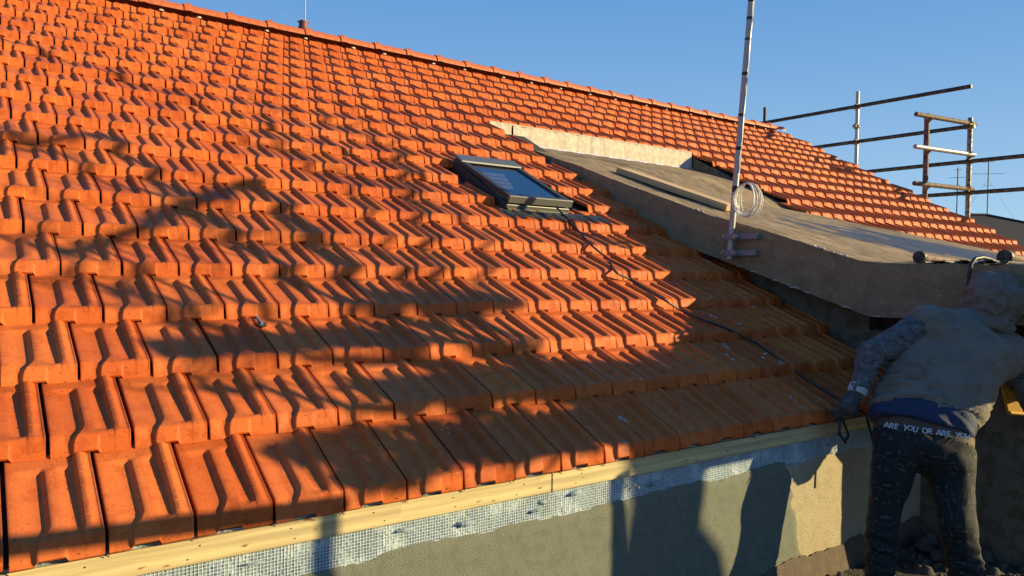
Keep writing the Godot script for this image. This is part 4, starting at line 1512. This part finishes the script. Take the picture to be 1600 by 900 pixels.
	put("hood", body_mesh(cap, 0.0085, 0.011, [], hood_fold), M.hood, t)
	var hem_p: Vector3 = L.call(D.call(1450, 628, 3.40))
	var hem_a: Vector3 = D.call(1380, 612, 3.48)
	var hem_b: Vector3 = D.call(1520, 668, 3.48)
	var hem_t := (hem_b - hem_a).normalized()
	var hem_n := hem_t.cross(fwd).normalized()
	if hem_n.dot(axis) > 0.0:
		hem_n = -hem_n
	var back := func(v: Vector3, nn: Vector3) -> float:
		var a := v.dot(axis)
		var r := v.dot(right)
		var w := v.dot(fwd)
		var near := 1.0 - smoothstep(0.02, 0.42, a - hem_p.dot(axis))
		var g := fold.get_noise_3d(r * 2.2 + a * 1.6, a * 13.0 - r * 4.5, w * 2.0)
		var m := soft.get_noise_3d(r * 5.0, a * 5.0, w * 5.0)
		return g * (0.008 + 0.020 * near) + m * 0.008
	put("hoodie", body_mesh(hood, 0.0115, 0.020, [[hem_n, hem_n.dot(hem_p)]], back), M.hoodie, t)
	for s in [[shl, ell, wrl, 0.080, 0.060, 0.041], [shr, elr, wrr, 0.088, 0.066, 0.044]]:
		var sl := []
		sl.append([L.call(s[0]), L.call(s[1]), s[3], s[4]])
		sl.append([L.call(s[1]), L.call(s[2]), s[4], s[5]])
		var ad: Vector3 = (s[2] - s[1]).normalized()
		var crease := func(v: Vector3, nn: Vector3) -> float:
			return fold.get_noise_3d(v.x * 9.0, v.y * 14.0 + v.x * 5.0, v.z * 9.0) * 0.007 + soft.get_noise_3d(v.x * 9.0, v.y * 9.0, v.z * 9.0) * 0.006
		put("sleeve", body_mesh(sl, 0.0095, 0.012, [], crease), M.sleeve, t)
		var cu := MB.new()
		cu.tube([L.call(s[2]) - ad * 0.018, L.call(s[2]) + ad * 0.006, L.call(s[2]) + ad * 0.028], [0.047, 0.050, 0.043], 16)
		put("cuff", cu, M.cuff, t)
	# blue shirt, belt and jeans
	var shirt := []
	for k in [[-0.125, 0.100], [-0.05, 0.118], [0.04, 0.120], [0.12, 0.105]]:
		shirt.append([L.call(pel) + right * k[0] * 1.13 - axis * 0.05, L.call(wst) + right * k[0] * 1.0, k[1] * 0.97, k[1] * 0.86])
	var sh_p: Vector3 = hem_p + hem_n * 0.082
	var shirt_fold := func(v: Vector3, nn: Vector3) -> float:
		return fold.get_noise_3d(v.dot(right) * 2.0, v.dot(axis) * 14.0 + v.dot(right) * 3.0, v.dot(fwd) * 2.0) * 0.008
	put("shirt", body_mesh(shirt, 0.011, 0.014, [[hem_n, hem_n.dot(sh_p)], [-hem_n, -hem_n.dot(hem_p - hem_n * 0.02)]], shirt_fold), M.shirt, t)
	var trunk := []
	for k in [[-0.118, 0.100], [-0.045, 0.114], [0.045, 0.114], [0.118, 0.100]]:
		trunk.append([L.call(hipl).lerp(L.call(hipr), 0.5) + right * k[0] * 1.1 + Vector3(0, 0.02, 0), L.call(pel) + right * k[0] * 1.1 + axis * 0.03, k[1], k[1] * 0.93])
	var belt_p: Vector3 = hem_p + hem_n * 0.125
	put("belt", body_mesh(trunk, 0.011, 0.014, [[hem_n, hem_n.dot(belt_p + hem_n * 0.02)], [-hem_n, -hem_n.dot(belt_p - hem_n * 0.06)]], none), M.belt, t)
	var leg := trunk.duplicate()
	for s in [[hipl, kneel, anl, 0.100, 0.064, 0.048], [hipr, kneer, anr, 0.102, 0.074, 0.064]]:
		leg.append([L.call(s[0]) + Vector3(0, -0.01, 0), L.call(s[1]), s[3], s[4]])
		leg.append([L.call(s[1]), L.call(s[2]) + Vector3(0, -0.02, 0), s[4], s[5]])
	for p in leg:
		p[2] += 0.004
		p[3] += 0.004
	var jean_fold := func(v: Vector3, nn: Vector3) -> float:
		var low := 1.0 - smoothstep(0.25, 0.65, v.y)
		return fold.get_noise_3d(v.x * 4.0, v.y * (9.0 + 9.0 * low) + v.x * 4.0, v.z * 4.0) * (0.005 + 0.009 * low) + soft.get_noise_3d(v.x * 6.0, v.y * 6.0, v.z * 6.0) * 0.006
	var jeans := put("jeans", body_mesh(leg, 0.0115, 0.010, [[-hem_n, -hem_n.dot(belt_p)]], jean_fold), M.jeans, t)
	# lettering round the waistband
	var txt := "ARE YOU OR ARE YOU"
	var font := SystemFont.new()
	font.font_names = PackedStringArray(["Droid Sans"])
	font.font_weight = 700
	var bandm := MB.new()
	var c0: Vector3 = L.call(pel)
	for i in txt.length():
		if txt[i] == " ":
			continue
		var tm := TextMesh.new()
		tm.text = txt[i]
		tm.font = font
		tm.font_size = 24
		tm.pixel_size = 0.00165
		tm.depth = 0.002
		var px := 1386.0 + i * 7.35
		var py := 664.0 + (px - 1380.0) * 0.150
		# find the cloth under this spot
		var best := 1e9
		var at := Vector3.ZERO
		var nrm := Vector3.ZERO
		var ray := pdir(px, py).normalized()
		var jm: ArrayMesh = jeans.mesh
		var jv: PackedVector3Array = jm.surface_get_arrays(0)[Mesh.ARRAY_VERTEX]
		var jn: PackedVector3Array = jm.surface_get_arrays(0)[Mesh.ARRAY_NORMAL]
		for q in jv.size():
			if jn[q].dot(ray) > 0.1:
				continue
			var dlt := jv[q] + base - CAM
			var off := dlt - ray * dlt.dot(ray)
			if off.length_squared() < best:
				best = off.length_squared()
				at = jv[q]
				nrm = jn[q]
		nrm = (nrm - ray * 1.6).normalized()
		at = CAM - base + ray * (at + base - CAM).dot(ray)
		var across := (hem_t - nrm * hem_t.dot(nrm)).normalized()
		var upv := nrm.cross(across)
		var arr := tm.get_mesh_arrays()
		var vv: PackedVector3Array = arr[Mesh.ARRAY_VERTEX]
		var ni: PackedVector3Array = arr[Mesh.ARRAY_NORMAL]
		var bi := Basis(across, upv, nrm)
		var i0 := bandm.v.size()
		for q in vv.size():
			bandm.vert(at + nrm * 0.011 + bi * vv[q], bi * ni[q])
		if arr[Mesh.ARRAY_INDEX] != null and arr[Mesh.ARRAY_INDEX].size() > 0:
			for q in arr[Mesh.ARRAY_INDEX]:
				bandm.idx.append(i0 + q)
		else:
			for q in vv.size():
				bandm.idx.append(i0 + q)
	put("waistband_print", bandm, M.print, t)
	# seams and pockets of the jeans
	for q in [[[1432, 672], [1431, 700], [1432, 730]], [[1450, 706], [1462, 716], [1484, 718], [1498, 708]], [[1395, 690], [1393, 712], [1405, 722], [1424, 716]]]:
		var sm := MB.new()
		var sp := []
		for w in q:
			var ray := pdir(w[0], w[1]).normalized()
			var best := 1e9
			var at := Vector3.ZERO
			var jv: PackedVector3Array = (jeans.mesh as ArrayMesh).surface_get_arrays(0)[Mesh.ARRAY_VERTEX]
			var jn: PackedVector3Array = (jeans.mesh as ArrayMesh).surface_get_arrays(0)[Mesh.ARRAY_NORMAL]
			for k in jv.size():
				if jn[k].dot(ray) > 0.0:
					continue
				var dlt := jv[k] + base - CAM
				var off := dlt - ray * dlt.dot(ray)
				if off.length_squared() < best:
					best = off.length_squared()
					at = jv[k]
			sp.append(at - ray * 0.002)
		sm.tube(sp, 0.0028, 5)
		put("seam", sm, M.jeans, jeans)
	# gloved hands
	for s in [[hndl, (hndl - wrl).normalized(), "left"], [wrr + Vector3(0.03, 0.01, -0.03), (wrr - elr).normalized(), "right"]]:
		var hp := []
		var h: Vector3 = L.call(s[0])
		var dn: Vector3 = s[1]
		var sd := (cam_r - dn * cam_r.dot(dn)).normalized()
		var nrm := dn.cross(sd).normalized()
		if nrm.dot(cam_f) < 0.0:
			nrm = -nrm
		hp.append([h - dn * 0.045, h + dn * 0.018 - sd * 0.018, 0.034, 0.026])
		hp.append([h - dn * 0.045, h + dn * 0.018 + sd * 0.018, 0.034, 0.026])
		var lens := [0.070, 0.080, 0.074, 0.058]
		for i in 4:
			var r0: Vector3 = h + dn * 0.028 + sd * (-0.033 + i * 0.022)
			var l: float = lens[i]
			var k1 := r0 + dn * l * 0.45 + nrm * (0.012 + 0.004 * i)
			var k2 := k1 + dn * l * 0.22 + nrm * l * 0.34
			var k3 := k2 - dn * l * 0.05 + nrm * l * 0.30
			hp.append([r0, k1, 0.0125, 0.0118])
			hp.append([k1, k2, 0.0118, 0.0108])
			hp.append([k2, k3, 0.0108, 0.0095])
		var tb := h - dn * 0.015 + sd * 0.034
		hp.append([tb, tb + dn * 0.035 + sd * 0.022 + nrm * 0.012, 0.0155, 0.0135])
		hp.append([tb + dn * 0.035 + sd * 0.022 + nrm * 0.012, tb + dn * 0.065 + sd * 0.012 + nrm * 0.036, 0.0135, 0.011])
		put("glove", body_mesh(hp, 0.004, 0.0035, [], none), M.glove, t)
	for s in [anl, anr]:
		var bt := []
		var a: Vector3 = L.call(s)
		var f := Vector3(0.60, 0, -0.80)
		bt.append([a + Vector3(0, 0.04, 0), a + Vector3(0, -0.03, 0), 0.058, 0.052])
		bt.append([a + Vector3(0, -0.035, 0) - f * 0.04, a + f * 0.17 + Vector3(0, -0.042, 0), 0.045, 0.036])
		put("boot", body_mesh(bt, 0.010, 0.012, [[Vector3(0, -1, 0), 0.0]], none), M.boots, t)
	# yellow hawk in the right hand
	var hk := thing("plaster_hawk", "yellow plastic plasterer's hawk held in the worker's right hand", "hawk", D.call(1612, 600, 3.8))
	var o := hk.position
	var pts := []
	for q in [[1564, 590, 3.80], [1577, 645, 3.80], [1660, 652, 3.86], [1650, 535, 3.90], [1588, 534, 3.86]]:
		pts.append(D.call(q[0], q[1], q[2]) - o)
	var pl := MB.new()
	var pn: Vector3 = (pts[1] - pts[0]).cross(pts[2] - pts[0]).normalized()
	if pn.dot(cam_f) > 0.0:
		pn = -pn
	pl.face(pts, pn)
	var bk := []
	for q in pts:
		bk.append(q - pn * 0.018)
	pl.face(bk, -pn)
	for i in pts.size():
		var j := (i + 1) % pts.size()
		pl.face([pts[i], pts[j], bk[j], bk[i]], (pts[i] + pts[j]) * 0.5)
	put("plate", pl, M.yellow, hk)
	var rm := MB.new()
	rm.tube([pts[1] + pn * 0.004, pts[2] + pn * 0.004], 0.011, 8)
	put("edge_bead", rm, M.yellow, hk)
	var gr := MB.new()
	gr.tube([wrr + Vector3(0.05, 0.0, -0.02) - o, (pts[0] + pts[2]) * 0.5 - pn * 0.0], 0.015, 10)
	put("handle", gr, M.dark_wood, hk)

# ----------------------------------------------------------------
func _ready() -> void:
	rng.seed = 2024
	var yaw := deg_to_rad(35.594143)
	var pitch := deg_to_rad(-1.310936)
	var roll := deg_to_rad(0.888013)
	cam_f = Vector3(sin(yaw) * cos(pitch), sin(pitch), -cos(yaw) * cos(pitch))
	var r0 := Vector3(cos(yaw), 0, sin(yaw))
	var u0 := r0.cross(cam_f)
	cam_r = r0 * cos(roll) + u0 * sin(roll)
	cam_u = u0 * cos(roll) - r0 * sin(roll)
	var cam := Camera3D.new()
	cam.name = "camera"
	cam.transform = Transform3D(Basis(cam_r, cam_u, -cam_f), CAM)
	cam.fov = 41.78085
	cam.near = 0.05
	cam.far = 4000.0
	add_child(cam)
	cam.current = true
	var env := Environment.new()
	env.background_mode = Environment.BG_SKY
	var sky := Sky.new()
	var sm := ProceduralSkyMaterial.new()
	sm.sky_top_color = Color(0.24, 0.505, 0.79)
	sm.sky_horizon_color = Color(0.70, 0.85, 0.93)
	sm.sky_curve = 0.16
	sm.ground_bottom_color = Color(0.20, 0.17, 0.13)
	sm.ground_horizon_color = Color(0.55, 0.55, 0.52)
	sm.ground_curve = 0.05
	sm.sun_angle_max = 0.0
	sky.sky_material = sm
	env.sky = sky
	env.tonemap_mode = Environment.TONE_MAPPER_LINEAR
	env.tonemap_exposure = 1.9
	env.background_energy_multiplier = 0.57
	env.sdfgi_enabled = true
	env.ssao_enabled = true
	env.ssil_enabled = true
	var we := WorldEnvironment.new()
	we.name = "world_environment"
	we.environment = env
	add_child(we)
	var sun := DirectionalLight3D.new()
	sun.name = "sun"
	sun.light_energy = 1.6
	sun.light_color = Color(1.0, 0.91, 0.67)
	sun.light_angular_distance = 0.5
	sun.shadow_enabled = true
	add_child(sun)
	sun.look_at_from_position(Vector3.ZERO, -SUN, Vector3.UP)

	make_materials()
	print("materials")
	build_ground()
	var house := thing("house", "house with pitched orange clay tile roof and a brown rendered dormer", "house")
	build_roof(house)
	build_wall(house)
	build_dormer(house)
	build_roof_window(house)
	print("house")
	build_far()
	build_scaffold()
	build_tree()
	build_timber()
	build_pole()
	build_cables()
	print("objects")
	build_worker()
	print("worker")
